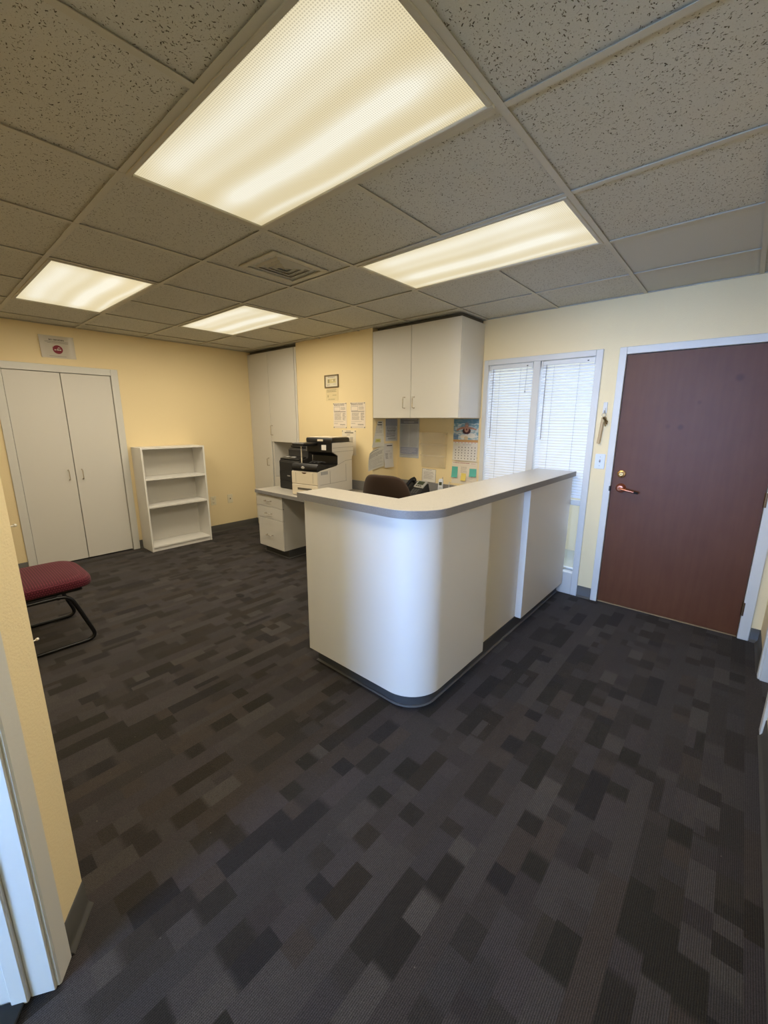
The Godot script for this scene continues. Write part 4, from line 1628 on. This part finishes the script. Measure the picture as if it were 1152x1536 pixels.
func build_phones() -> void:
	var t := thing("desk_phone", "black corded desk phone with a silver display bezel", "telephone", Vector3(-2.44, 0.741, -3.32), deg_to_rad(-4.0))
	var side := Transform3D(Basis(Vector3(0, 0, -1), Vector3(0, 1, 0), Vector3(1, 0, 0)), Vector3(0, 0, 0.1))
	var s := st()
	prism(s, PackedVector2Array([Vector2(0.0, 0.001), Vector2(0.0, 0.02), Vector2(0.012, 0.032), Vector2(0.15, 0.125), Vector2(0.165, 0.122), Vector2(0.2, 0.001)]), -0.11, 0.11, side, 0.005)
	var b := obj("base", s, M.black_matt, t)
	var f := Transform3D(Basis(Vector3.RIGHT, -atan2(0.138, 0.093)), Vector3(0, 0.03, 0.09))   # sloping face: x right, y up the slope, z out
	f = Transform3D(Basis(Vector3(1, 0, 0), Vector3(0, 0.093, -0.138).normalized(), Vector3(0, 0.138, 0.093).normalized()), Vector3(0, 0.031, 0.089))
	s = st()
	bx(s, Vector3(-0.015, 0.085, 0.0), Vector3(0.105, 0.185, 0.022), 0.006, f)
	var z := obj("display_bezel", s, M.silver, t)
	s = st()
	bx(s, Vector3(0.008, 0.118, 0.022), Vector3(0.088, 0.168, 0.0232), 0.0, f)
	obj("display", s, M.lcd, z)
	s = st()
	for k in 3:
		bx(s, Vector3(0.012 + k * 0.026, 0.095, 0.022), Vector3(0.03 + k * 0.026, 0.106, 0.025), 0.001, f)
	obj("soft_key", s, M.black, z)
	for r in 4:
		for c in 3:
			s = st()
			bx(s, Vector3(-0.012 + c * 0.03, 0.012 + r * 0.017, 0.0), Vector3(0.01 + c * 0.03, 0.024 + r * 0.017, 0.0035), 0.0015, f)
			obj("key", s, M.kick, b)
	s = st()
	var pts := rounded([f * Vector3(-0.072, 0.0, 0.03), f * Vector3(-0.072, 0.03, 0.045), f * Vector3(-0.072, 0.14, 0.05), f * Vector3(-0.072, 0.19, 0.03)], 0.03, 5)
	tube(s, pts, 0.018, 12)
	for y in [0.015, 0.175]:
		lathe(s, [[0.0, 0.0], [0.024, 0.0], [0.028, 0.012], [0.026, 0.03], [0.014, 0.04], [0.0, 0.042]], Transform3D(f.basis * Basis(Vector3.RIGHT, PI / 2), f * Vector3(-0.072, y, 0.006)), 18)
	obj("handset", s, M.black, t)
	s = st()
	var coil := []
	for k in 60:
		var u := k / 59.0
		coil.append(Vector3(-0.1 - 0.03 * sin(u * PI) + 0.006 * cos(u * 70.0), 0.012 + 0.05 * (1.0 - u) * (1.0 - u) + 0.006 * sin(u * 70.0), 0.08 - 0.16 * u))
	tube(s, coil, 0.002, 6)
	obj("coiled_cord", s, M.black, t)
	# cordless handset
	var c := thing("cordless_phone", "small silver cordless handset standing upright in its charger", "telephone", Vector3(-2.245, 0.741, -3.46), deg_to_rad(14.0))
	s = st()
	lathe(s, [[0.0, 0.03], [0.03, 0.03], [0.037, 0.02], [0.04, 0.004], [0.04, 0.0], [0.0, 0.0]], Transform3D(), 24)
	obj("charging_cradle", s, M.silver, c)
	var lean := Transform3D(Basis(Vector3.RIGHT, -0.2), Vector3(0, 0.012, 0.004))
	s = st()
	var prof := PackedVector2Array([Vector2(-0.022, 0.0), Vector2(0.022, 0.0), Vector2(0.024, 0.08), Vector2(0.022, 0.15), Vector2(0.014, 0.162), Vector2(-0.014, 0.162), Vector2(-0.022, 0.15), Vector2(-0.024, 0.08)])
	prism(s, prof, -0.011, 0.011, lean, 0.003)
	var h := obj("handset", s, M.plate_cool, c)
	s = st()
	bx(s, Vector3(-0.015, 0.095, 0.011), Vector3(0.015, 0.128, 0.012), 0.0, lean)
	obj("display", s, M.lcd, h)
	for r in 4:
		for q in 3:
			s = st()
			bx(s, Vector3(-0.016 + q * 0.012, 0.03 + r * 0.014, 0.011), Vector3(-0.008 + q * 0.012, 0.038 + r * 0.014, 0.0128), 0.0006, lean)
			obj("key", s, M.grey_plastic, h)
	s = st()
	tube(s, [Vector3(0.008, 0.155, -0.004), Vector3(0.01, 0.19, -0.012)], 0.004, 8) if false else tube(s, [lean * Vector3(0.014, 0.155, 0.0), lean * Vector3(0.014, 0.18, 0.0)], 0.004, 8)
	obj("antenna", s, M.grey_plastic, h)

func paper(called: String, label: String, category: String, at: Vector3, turn: float, w: float, h: float, m: Material, roll := 0.0, group := "") -> Node3D:
	var t := thing(called, label, category, at, turn, group)
	t.rotation.z = roll
	var s := st()
	flat_sheet(s, w, h)
	obj("sheet", s, m, t)
	return t

func tacks(t: Node3D, pts: Array, m: Material) -> void:
	for p in pts:
		var s := st()
		lathe(s, [[0.0, 0.006], [0.004, 0.005], [0.005, 0.002], [0.005, 0.0]], Transform3D(Basis(Vector3.RIGHT, PI / 2), Vector3(p[0], p[1], 0.002)), 10)
		obj("tack", s, m, t)

func build_papers() -> void:
	var g1 := c8(120, 112, 104)
	var g2 := c8(150, 142, 132)
	var dk := c8(60, 54, 50)
	var bg := c8(228, 216, 200)
	# --- back wall
	var cert := image_mat(print_tex(160, 110, c8(220, 212, 190), [["text", 0.2, 0.08, 0.6, 0.12, g1, 2], ["rect", 0.15, 0.28, 0.7, 0.4, c8(206, 192, 140), 0], ["rect", 0.2, 0.3, 0.12, 0.34, c8(150, 142, 112), 0], ["rect", 0.5, 0.4, 0.3, 0.1, c8(226, 214, 176), 0], ["rect", 0.66, 0.3, 0.1, 0.24, c8(156, 148, 120), 0], ["text", 0.1, 0.78, 0.26, 0.16, g1, 3], ["text", 0.6, 0.76, 0.3, 0.1, g2, 2]], 1))
	var t := thing("framed_certificate", "small framed certificate, the highest item on the yellow back wall", "certificate", Vector3(-3.538, 1.907, ZA))
	var s := st()
	for e in [[Vector3(-0.112, -0.068, 0.001), Vector3(0.112, -0.056, 0.014)], [Vector3(-0.112, 0.056, 0.001), Vector3(0.112, 0.068, 0.014)], [Vector3(-0.112, -0.056, 0.001), Vector3(-0.1, 0.056, 0.014)], [Vector3(0.1, -0.056, 0.001), Vector3(0.112, 0.056, 0.014)]]:
		bx(s, e[0], e[1], 0.002)
	obj("frame", s, mat(c8(120, 104, 78), 0.45), t)
	s = st()
	flat_sheet(s, 0.2, 0.112, 0.0008, 0.004)
	obj("print", s, cert, t)
	var letter := image_mat(print_tex(128, 96, c8(224, 206, 160), [["text", 0.08, 0.04, 0.84, 0.28, c8(150, 134, 100), 4], ["rect", 0.14, 0.5, 0.1, 0.2, c8(186, 168, 126), 0], ["text", 0.55, 0.52, 0.35, 0.1, c8(150, 134, 100), 1], ["text", 0.2, 0.84, 0.6, 0.12, c8(150, 134, 100), 2]], 2))
	paper("certificate_letter", "cream sheet of faint print just below the framed certificate", "paper", Vector3(-3.54, 1.762, ZA), 0.0, 0.2, 0.128, letter)
	var notice := image_mat(print_tex(160, 208, bg, [["text", 0.06, 0.03, 0.88, 0.1, dk, 3], ["frame", 0.06, 0.15, 0.46, 0.17, g1, 0], ["text", 0.58, 0.17, 0.34, 0.13, g1, 5], ["rect", 0.06, 0.34, 0.88, 0.025, g1, 0], ["text", 0.1, 0.4, 0.52, 0.3, g2, 10], ["text", 0.7, 0.4, 0.24, 0.3, g1, 9], ["rect", 0.06, 0.74, 0.7, 0.01, g2, 0], ["text", 0.06, 0.8, 0.3, 0.05, g2, 2], ["text", 0.5, 0.84, 0.44, 0.06, g1, 2], ["rect", 0.06, 0.95, 0.8, 0.012, g2, 0]], 3))
	t = paper("wall_notice", "tacked notice sheet left of its twin on the yellow wall, above the white printer", "notice", Vector3(-3.416, 1.536, ZA), 0.0, 0.212, 0.272, notice, 0.0, "twin notices on the back wall")
	tacks(t, [[-0.098, 0.128], [0.098, 0.128], [-0.098, -0.128], [0.098, -0.128]], M.kick)
	t = paper("wall_notice", "tacked notice sheet right of its twin, closest to the two-door wall cabinet", "notice", Vector3(-3.14, 1.538, ZA), 0.0, 0.222, 0.268, notice, 0.0, "twin notices on the back wall")
	tacks(t, [[-0.1, 0.126], [0.1, 0.126], [-0.1, -0.126], [0.1, -0.126]], M.kick)
	var small := image_mat(print_tex(160, 208, c8(226, 216, 196), [["text", 0.3, 0.03, 0.36, 0.04, dk, 1], ["rect", 0.2, 0.085, 0.62, 0.035, c8(70, 62, 56), 0], ["text", 0.36, 0.16, 0.26, 0.08, g2, 3]], 4))
	t = paper("wall_notice", "white notice low on the yellow wall, its lower part hidden by the white printer", "notice", Vector3(-3.28, 1.245, ZA), 0.0, 0.216, 0.27, small)
	tacks(t, [[-0.1, 0.126], [0.1, 0.126]], M.kick)
	# --- side of the recess (faces +x)
	var R := PI / 2
	var sheetA := image_mat(print_tex(128, 240, c8(222, 220, 212), [["rect", 0.2, 0.04, 0.62, 0.035, c8(30, 28, 30), 0], ["rect", 0.14, 0.13, 0.7, 0.035, c8(30, 28, 30), 0], ["text", 0.1, 0.2, 0.8, 0.28, c8(170, 166, 160), 8], ["rect", 0.06, 0.54, 0.9, 0.008, c8(120, 116, 112), 0], ["rect", 0.2, 0.68, 0.5, 0.14, c8(214, 210, 140), 0], ["rect", 0.3, 0.72, 0.3, 0.06, c8(196, 190, 96), 0]], 5))
	t = thing("curled_paper", "curled white sheet with two black bars and a yellow mark, left under the wall cabinet", "paper", Vector3(XN, 1.345, -3.272), R)
	s = st()
	sheet(s, func(u, v): return Vector3((u - 0.5) * (0.21 - 0.09 * v) + 0.03 * v, (v - 0.5) * 0.27, 0.004 + 0.03 * pow(1.0 - u, 2.0) * (0.3 + 0.7 * v) + 0.008 * pow(1.0 - v, 2.0)), 10, 10, 0.0006)
	obj("sheet", s, sheetA, t)
	var sheetB := image_mat(print_tex(160, 200, c8(214, 212, 204), [["text", 0.05, 0.06, 0.6, 0.05, c8(70, 68, 66), 1], ["rect", 0.03, 0.16, 0.94, 0.01, c8(140, 138, 134), 0], ["text", 0.05, 0.2, 0.9, 0.2, c8(150, 148, 144), 4], ["rect", 0.03, 0.44, 0.94, 0.01, c8(140, 138, 134), 0], ["text", 0.05, 0.5, 0.9, 0.44, c8(178, 175, 170), 10]], 6))
	t = thing("curled_paper", "curled white sheet of lines, lowest and leftmost under the wall cabinet", "paper", Vector3(XN, 1.075, -3.222), R)
	s = st()
	sheet(s, func(u, v): return Vector3((u - 0.5) * 0.27, (v - 0.5) * 0.215 + 0.035 * u - 0.03 * pow(1.0 - u, 4.0) * v, 0.02 + 0.022 * pow(1.0 - u, 2.0) + 0.02 * pow(v, 3.0) * (1.0 - u)), 12, 8, 0.0006)
	obj("sheet", s, sheetB, t)
	var sheetC := image_mat(print_tex(128, 240, c8(208, 206, 206), [["rect", 0.3, 0.08, 0.62, 0.035, c8(34, 32, 36), 0], ["text", 0.2, 0.32, 0.5, 0.03, c8(90, 88, 90), 1], ["text", 0.15, 0.4, 0.3, 0.26, c8(120, 118, 122), 6], ["text", 0.55, 0.4, 0.35, 0.26, c8(176, 174, 176), 6]], 7))
	t = thing("hanging_paper", "grey white sheet with one black bar, just right of the lowest curled sheet", "paper", Vector3(XN, 1.112, -3.45), R)
	s = st()
	sheet(s, func(u, v): return Vector3((u - 0.5) * 0.155, (v - 0.5) * 0.26, 0.003 + 0.018 * pow(1.0 - v, 2.0) + 0.006 * sin(u * PI)), 6, 6, 0.0006)
	obj("sheet", s, sheetC, t)
	var list := image_mat(print_tex(176, 200, c8(192, 196, 206), [["rect", 0.02, 0.0, 0.96, 0.3, c8(150, 156, 176), 0], ["frame", 0.02, 0.0, 0.96, 0.32, c8(84, 92, 120), 0], ["text", 0.08, 0.36, 0.84, 0.2, c8(104, 108, 124), 3], ["text", 0.08, 0.54, 0.84, 0.06, c8(60, 62, 74), 1], ["text", 0.08, 0.62, 0.84, 0.12, c8(104, 108, 124), 2], ["text", 0.08, 0.76, 0.84, 0.06, c8(60, 62, 74), 1], ["text", 0.2, 0.86, 0.7, 0.08, c8(110, 112, 124), 2]], 8))
	paper("contact_list", "bluish printed list in the recess corner, right of the curled sheets", "paper", Vector3(XN, 1.385, -3.505), R, 0.2, 0.236, list)
	# --- recess back wall
	var po := image_mat(print_tex(256, 420, c8(176, 182, 194), [["rect", 0.04, 0.0, 0.92, 0.06, c8(36, 42, 74), 0], ["text", 0.1, 0.015, 0.8, 0.03, c8(150, 156, 184), 1], ["rect", 0.04, 0.06, 0.92, 0.07, c8(58, 66, 104), 0], ["text", 0.2, 0.075, 0.6, 0.04, c8(190, 196, 214), 1], ["text", 0.07, 0.16, 0.4, 0.56, c8(112, 118, 134), 30], ["text", 0.53, 0.16, 0.4, 0.56, c8(112, 118, 134), 30], ["rect", 0.04, 0.73, 0.92, 0.18, c8(108, 122, 164), 0], ["text", 0.08, 0.76, 0.84, 0.13, c8(168, 178, 206), 4], ["rect", 0.04, 0.925, 0.92, 0.012, c8(90, 96, 116), 0]], 9))
	t = paper("regulation_poster", "blue grey printed poster of dense text, left of the clear file holder", "poster", Vector3(-2.762, 1.296, ZW), 0.0, 0.262, 0.418, po)
	var sl := st()
	bx(sl, Vector3(-0.135, -0.212, 0.003), Vector3(0.135, 0.212, 0.0042))
	obj("clear_sleeve", sl, M.sleeve, t)
	# clear three-pocket file holder
	t = thing("file_holder", "clear acrylic wall file holder with three empty pockets", "file holder", Vector3(-2.432, 1.18, ZW))
	var zf := Transform3D()
	s = st()
	prism(s, PackedVector2Array([Vector2(-0.162, 0.187), Vector2(0.162, 0.187), Vector2(0.15, -0.178), Vector2(-0.145, -0.178)]), 0.003, 0.006)
	obj("back_sheet", s, M.acrylic, t)
	for k in 3:
		s = st()
		var y0 := -0.178 + k * 0.115
		var y1 := y0 + 0.135
		var wx := 0.147 + k * 0.004
		sheet(s, func(u, v): return Vector3((u - 0.5) * 2.0 * (wx + 0.004 * v), lerpf(y0, y1, v), 0.012 + 0.02 * k * 0.5 + 0.03 * v), 1, 1, 0.003)
		for g in [-1.0, 1.0]:
			face(s, [Vector3(g * wx, y0, 0.006), Vector3(g * wx, y0, 0.01 + 0.01 * k), Vector3(g * (wx + 0.004), y1, 0.04 + 0.01 * k), Vector3(g * (wx + 0.004), y1, 0.006)], Vector3(g, 0, 0))
		face(s, [Vector3(-wx, y0, 0.006), Vector3(wx, y0, 0.006), Vector3(wx, y0, 0.012 + 0.01 * k), Vector3(-wx, y0, 0.012 + 0.01 * k)], Vector3.DOWN)
		obj("pocket", s, M.acrylic, t)
	tacks(t, [[-0.145, 0.17], [0.145, 0.17]], M.steel)
	# calendar
	t = thing("wall_calendar", "hanging wall calendar with a photo of a butterfly swimmer", "calendar", Vector3(-2.066, 1.297, ZW))
	s = st()
	sheet(s, func(u, v): return Vector3((u - 0.5) * 0.276, 0.006 + v * 0.2, 0.004), 1, 1, 0.001)
	obj("photo_page", s, image_mat(swimmer(), 0.45), t)
	s = st()
	bx(s, Vector3(-0.138, -0.016, 0.002), Vector3(0.138, 0.006, 0.0055), 0.001)
	obj("binding_strip", s, mat(c8(196, 150, 96), 0.7), t)
	var days := [["rect", 0.0, 0.0, 1.0, 0.012, c8(190, 120, 110), 0]]
	for k in 7:
		days.append(["rect", 0.07 + k * 0.135, 0.035, 0.05, 0.03, c8(196, 110, 100), 0])
	for r in 5:
		for k in 7:
			if r == 0 and k < 1:
				continue
			days.append(["rect", 0.1 + k * 0.132, 0.27 + r * 0.145, 0.035, 0.05, c8(80, 74, 76), 0])
			days.append(["rect", 0.04, 0.22 + r * 0.145, 0.92, 0.006, c8(196, 192, 188), 0])
	days.append(["text", 0.06, 0.1, 0.24, 0.1, c8(196, 190, 150), 2])
	days.append(["text", 0.4, 0.1, 0.4, 0.1, c8(176, 172, 172), 2])
	s = st()
	sheet(s, func(u, v): return Vector3((u - 0.5) * 0.272, -0.016 - 0.185 * (1.0 - v), 0.004 + 0.008 * pow(1.0 - v, 2.0)), 1, 6, 0.001)
	obj("month_page", s, image_mat(print_tex(200, 140, c8(216, 212, 206), days, 10)), t)
	tacks(t, [[0.132, -0.165]], M.black)
	# sheet under it with sticky notes
	var under := image_mat(print_tex(240, 220, c8(222, 212, 196), [["text", 0.04, 0.05, 0.68, 0.06, c8(140, 56, 60), 1], ["text", 0.76, 0.06, 0.2, 0.05, c8(190, 150, 146), 1], ["rect", 0.04, 0.16, 0.9, 0.008, c8(190, 160, 150), 0], ["text", 0.36, 0.22, 0.26, 0.3, c8(178, 166, 156), 7], ["text", 0.36, 0.66, 0.5, 0.24, c8(196, 182, 172), 5]], 11))
	paper("memo_sheet", "white memo sheet with a red heading, below the wall calendar", "paper", Vector3(-2.064, 0.975, ZW), 0.0, 0.285, 0.225, under)
	for e in [["teal sticky note on the left edge of the memo sheet under the calendar", Vector3(-2.172, 0.978, ZW + 0.003), 0.068, 0.11, M.teal, 0.0, "teal sticky notes"], ["teal sticky note on the right edge of the memo sheet under the calendar", Vector3(-1.966, 0.985, ZW + 0.003), 0.076, 0.078, M.teal, 0.03, "teal sticky notes"], ["yellow sticky note between the two teal ones under the calendar", Vector3(-2.07, 0.935, ZW + 0.003), 0.056, 0.074, M.yellow, -0.04, ""]]:
		t = thing("sticky_note", e[0], "sticky note", e[1], 0.0, e[6])
		t.rotation.z = e[5]
		s = st()
		var w: float = e[2]
		var h: float = e[3]
		sheet(s, func(u, v): return Vector3((u - 0.5) * w, (v - 0.5) * h, 0.001 + 0.012 * pow(1.0 - v, 3.0)), 2, 8, 0.0005)
		obj("sheet", s, e[4], t)
	# small bordered notice behind the phone
	var fr := image_mat(print_tex(128, 150, c8(222, 218, 212), [["frame", 0.0, 0.0, 1.0, 1.0, c8(70, 64, 66), 0], ["text", 0.3, 0.07, 0.4, 0.06, c8(50, 46, 48), 1], ["text", 0.12, 0.2, 0.76, 0.6, c8(168, 162, 160), 9]], 12))
	paper("bordered_notice", "small white notice with a dark border behind the desk phone", "notice", Vector3(-2.49, 0.912, ZW), 0.0, 0.178, 0.14, fr, -0.02)

func swimmer() -> ImageTexture:
	var w := 220
	var h := 160
	var im := Image.create_empty(w, h, false, Image.FORMAT_RGB8)
	var n := FastNoiseLite.new()
	n.seed = 9
	n.frequency = 0.035
	for y in h:
		for x in w:
			var k := n.get_noise_2d(x * 0.6, y * 1.6)
			var c := c8(96, 150, 178).lerp(c8(210, 218, 224), clampf(k * 1.6 + 0.35 + (0.3 if y > 60 else -0.1), 0, 1))
			if y < 34:
				c = c.lerp(c8(52, 112, 146), 0.65)
			if y > 118 and x < 46:
				c = c.lerp(c8(44, 82, 130), 0.7)
			im.set_pixel(x, y, c.lerp(c8(196, 190, 180), 0.18))
	var blob := func(cx: float, cy: float, rx: float, ry: float, c: Color) -> void:
		for y in range(int(cy - ry), int(cy + ry) + 1):
			for x in range(int(cx - rx), int(cx + rx) + 1):
				if x >= 0 and y >= 0 and x < w and y < h and pow((x - cx) / rx, 2) + pow((y - cy) / ry, 2) < 1.0:
					im.set_pixel(x, y, c)
	var skin := c8(190, 142, 124)
	var skin2 := c8(164, 112, 96)
	for k in 14:                       # arms
		blob.call(92 - k * 4.6, 68 + 0.16 * k * k * 0.7, 10 - k * 0.2, 9 - k * 0.2, skin if k % 3 else skin2)
		blob.call(140 + k * 4.4, 70 + 0.1 * k * k * 0.6, 10 - k * 0.3, 8 - k * 0.25, skin if k % 3 else skin2)
	blob.call(116, 92, 36, 24, c8(66, 26, 40))
	blob.call(116, 76, 20, 26, skin)
	blob.call(116, 46, 19, 20, c8(140, 134, 134))
	blob.call(116, 62, 16, 20, skin)
	blob.call(116, 80, 6, 7, c8(110, 50, 52))
	blob.call(108, 60, 5, 3, skin2)
	blob.call(124, 60, 5, 3, skin2)
	blob.call(100, 136, 40, 16, c8(222, 214, 200))
	blob.call(160, 128, 34, 20, c8(220, 218, 212))
	blob.call(114, 146, 18, 14, c8(206, 186, 150))
	return ImageTexture.create_from_image(im)

func build_small() -> void:
	# no smoking sign on the closet wall (a laminated sheet)
	var t := thing("no_smoking_sign", "laminated no smoking sign with a red disc, above the closet doors", "sign", Vector3(XC, 2.172, -1.122), PI / 2)
	t.rotation.z = 0.015
	var s := st()
	sheet(s, func(u, v): return Vector3((u - 0.5) * 0.275, (v - 0.5) * 0.205, 0.003 + 0.012 * pow(absf(u - 0.5) * 2.0, 8.0)), 12, 2, 0.001)
	obj("sheet", s, mat(c8(190, 182, 166), 0.3), t)
	lettering("heading", "NO SMOKING", 0.019, Vector3(0.0, 0.066, 0.0032), M.ink, t)
	s = st()
	bx(s, Vector3(-0.1, 0.047, 0.003), Vector3(0.1, 0.0495, 0.0036))
	bx(s, Vector3(-0.075, 0.036, 0.003), Vector3(0.09, 0.038, 0.0036))
	obj("rule", s, M.ink, t)
	s = st()
	var ax := Basis(Vector3.RIGHT, PI / 2)
	lathe(s, [[0.0, 0.0006], [0.04, 0.0006], [0.04, 0.0]], Transform3D(ax, Vector3(0, -0.022, 0.0032)), 40)
	var disc := obj("red_disc", s, M.red_ink, t)
	s = st()
	bx(s, Vector3(-0.026, -0.029, 0.0038), Vector3(0.008, -0.021, 0.0043))
	tube(s, [Vector3(0.0, -0.012, 0.004), Vector3(0.008, -0.004, 0.004), Vector3(0.02, -0.008, 0.004)], 0.0025, 6)
	bx(s, Vector3(0.012, -0.029, 0.0038), Vector3(0.026, -0.021, 0.0043))
	obj("cigarette", s, M.paper, disc)
	s = st()
	box(s, Vector3(0.003, -0.022, 0.0046), Vector3(0.075, 0.005, 0.0005), 0.0, Transform3D(Basis(Vector3(0, 0, 1), -0.7), Vector3(0, -0.006, 0)))
	obj("slash", s, M.red_ink, disc)
	s = st()
	bx(s, Vector3(-0.075, -0.085, 0.003), Vector3(0.06, -0.083, 0.0034))
	obj("small_print", s, M.kick, t)
	tacks(t, [[0.126, 0.09], [0.13, -0.094]], M.kick)
	# outlets on the closet wall
	for e in [[-2.552, 0.437, "cream duplex wall outlet beside the bookshelf", true], [-2.79, 0.435, "cream blank wall plate between the outlet and the tall cabinet", false]]:
		t = thing("wall_outlet", e[2], "outlet", Vector3(XC, e[1], e[0]), PI / 2)
		s = st()
		box(s, Vector3(0, 0, 0.003), Vector3(0.074, 0.118, 0.005), 0.0022)
		obj("cover_plate", s, M.plate, t)
		for y in ([-0.024, 0.024] if e[3] else [0.0]):
			s = st()
			box(s, Vector3(0, y, 0.006), Vector3(0.034, 0.03, 0.004), 0.0015)
			var so := obj("socket", s, M.plate, t)
			if e[3]:
				s = st()
				for x in [-0.007, 0.007]:
					box(s, Vector3(x, y + 0.003, 0.0081), Vector3(0.0025, 0.01, 0.0006))
				box(s, Vector3(0, y - 0.008, 0.0081), Vector3(0.005, 0.005, 0.0006))
				obj("socket_slot", s, M.dark_hole, so)
			else:
				s = st()
				box(s, Vector3(0, y, 0.0083), Vector3(0.014, 0.016, 0.001))
				obj("jack", s, M.seam, so)
	# light switch and keys by the brown door
	t = thing("light_switch", "white toggle light switch beside the brown door frame", "switch", Vector3(-0.842, 1.172, ZW))
	s = st()
	box(s, Vector3(0, 0, 0.003), Vector3(0.072, 0.117, 0.005), 0.0022)
	obj("cover_plate", s, M.plate_cool, t)
	s = st()
	box(s, Vector3(0, 0.001, 0.009), Vector3(0.009, 0.02, 0.014), 0.002, Transform3D(Basis(Vector3.RIGHT, -0.35), Vector3.ZERO))
	obj("toggle", s, M.grey_plastic, t)
	for y in [-0.035, 0.035]:
		s = st()
		lathe(s, [[0.0, 0.0014], [0.003, 0.001], [0.0034, 0.0]], Transform3D(ax, Vector3(0, y, 0.0054)), 10)
		obj("screw", s, M.steel, t)
	t = thing("wall_hook", "small white adhesive hook holding the keys beside the brown door", "hook", Vector3(-0.848, 1.585, ZW))
	s = st()
	bx(s, Vector3(-0.015, -0.04, 0.001), Vector3(0.015, 0.045, 0.006), 0.002)
	obj("back_plate", s, M.clear_hook, t)
	s = st()
	tube(s, rounded([Vector3(0, 0.0, 0.004), Vector3(0, -0.03, 0.012), Vector3(0, -0.04, 0.026), Vector3(0, -0.018, 0.03)], 0.012, 4), 0.005, 10)
	obj("hook_arm", s, M.clear_hook, t)
	t = thing("key_bunch", "bunch of keys on a tan wooden fob hanging from the hook", "keys", Vector3(-0.848, 1.54, ZW + 0.02))
	s = st()
	var ring := []
	for k in 25:
		ring.append(Vector3(0.014 * cos(TAU * k / 24.0), -0.008 + 0.014 * sin(TAU * k / 24.0), 0.0))
	tube(s, ring, 0.0016, 6)
	obj("key_ring", s, M.steel, t)
	s = st()
	bx(s, Vector3(-0.011, -0.205, -0.006), Vector3(0.011, 0.0, 0.006), 0.004, Transform3D(Basis(Vector3(0, 0, 1), -0.07), Vector3(-0.003, -0.024, 0)))
	note(obj("fob", s, M.fob, t), "long tan wooden key fob")
	for e in [[0.35, 0.062], [0.16, 0.075], [0.55, 0.05], [0.02, 0.045]]:
		s = st()
		var xf := Transform3D(Basis(Vector3(0, 0, 1), e[0]) * Basis(Vector3.UP, e[0] * 2.0), Vector3(0.006, -0.02, 0.006))
		var pl := PackedVector2Array()
		for q in arc(Vector2(0, -0.012), 0.012, 0, 330, 14):
			pl.append(q)
		prism(s, pl, -0.0012, 0.0012, xf)
		bx(s, Vector3(-0.003, -e[1], -0.001), Vector3(0.003, -0.02, 0.001), 0.0, xf)
		bx(s, Vector3(0.003, -e[1], -0.001), Vector3(0.006, -e[1] + 0.014, 0.001), 0.0, xf)
		obj("key", s, M.key, t)
	# small pegs showing past the free edge of the angled wall
	var pe := P1 + NV * 0.05
	for e in [[1.0, "upper of two small white pegs on the edge of the angled wall"], [0.66, "lower of two small white pegs, beside the red chair"]]:
		t = thing("wall_peg", e[1], "peg", Vector3(P1.x - 0.005, PEG[0] if e[0] > 0.9 else PEG[1], P1.y + 0.008), atan2(-0.5, -0.87), "wall pegs")
		s = st()
		tube(s, [Vector3(0, 0, 0.0), Vector3(0, 0, 0.019)], 0.0018, 8)
		lathe(s, [[0.0, 0.006], [0.0035, 0.005], [0.004, 0.0], [0.0, -0.001]], Transform3D(ax, Vector3(0, 0, 0.018)), 12)
		obj("stem", s, M.paper, t)
	# cable on the backsplash
	t = thing("white_cable", "thin white cable running down the grey backsplash right of the cordless phone", "cable", Vector3(-2.222, 0.741, ZW + 0.024))
	s = st()
	tube(s, rounded([Vector3(0, 0.125, -0.02), Vector3(0, 0.122, -0.001), Vector3(0, 0.004, 0.0), Vector3(0.03, 0.0045, 0.05)], 0.02, 4), 0.0028, 8)
	obj("cable_run", s, M.plate_cool, t)

const PEG := [1.22, 0.905]
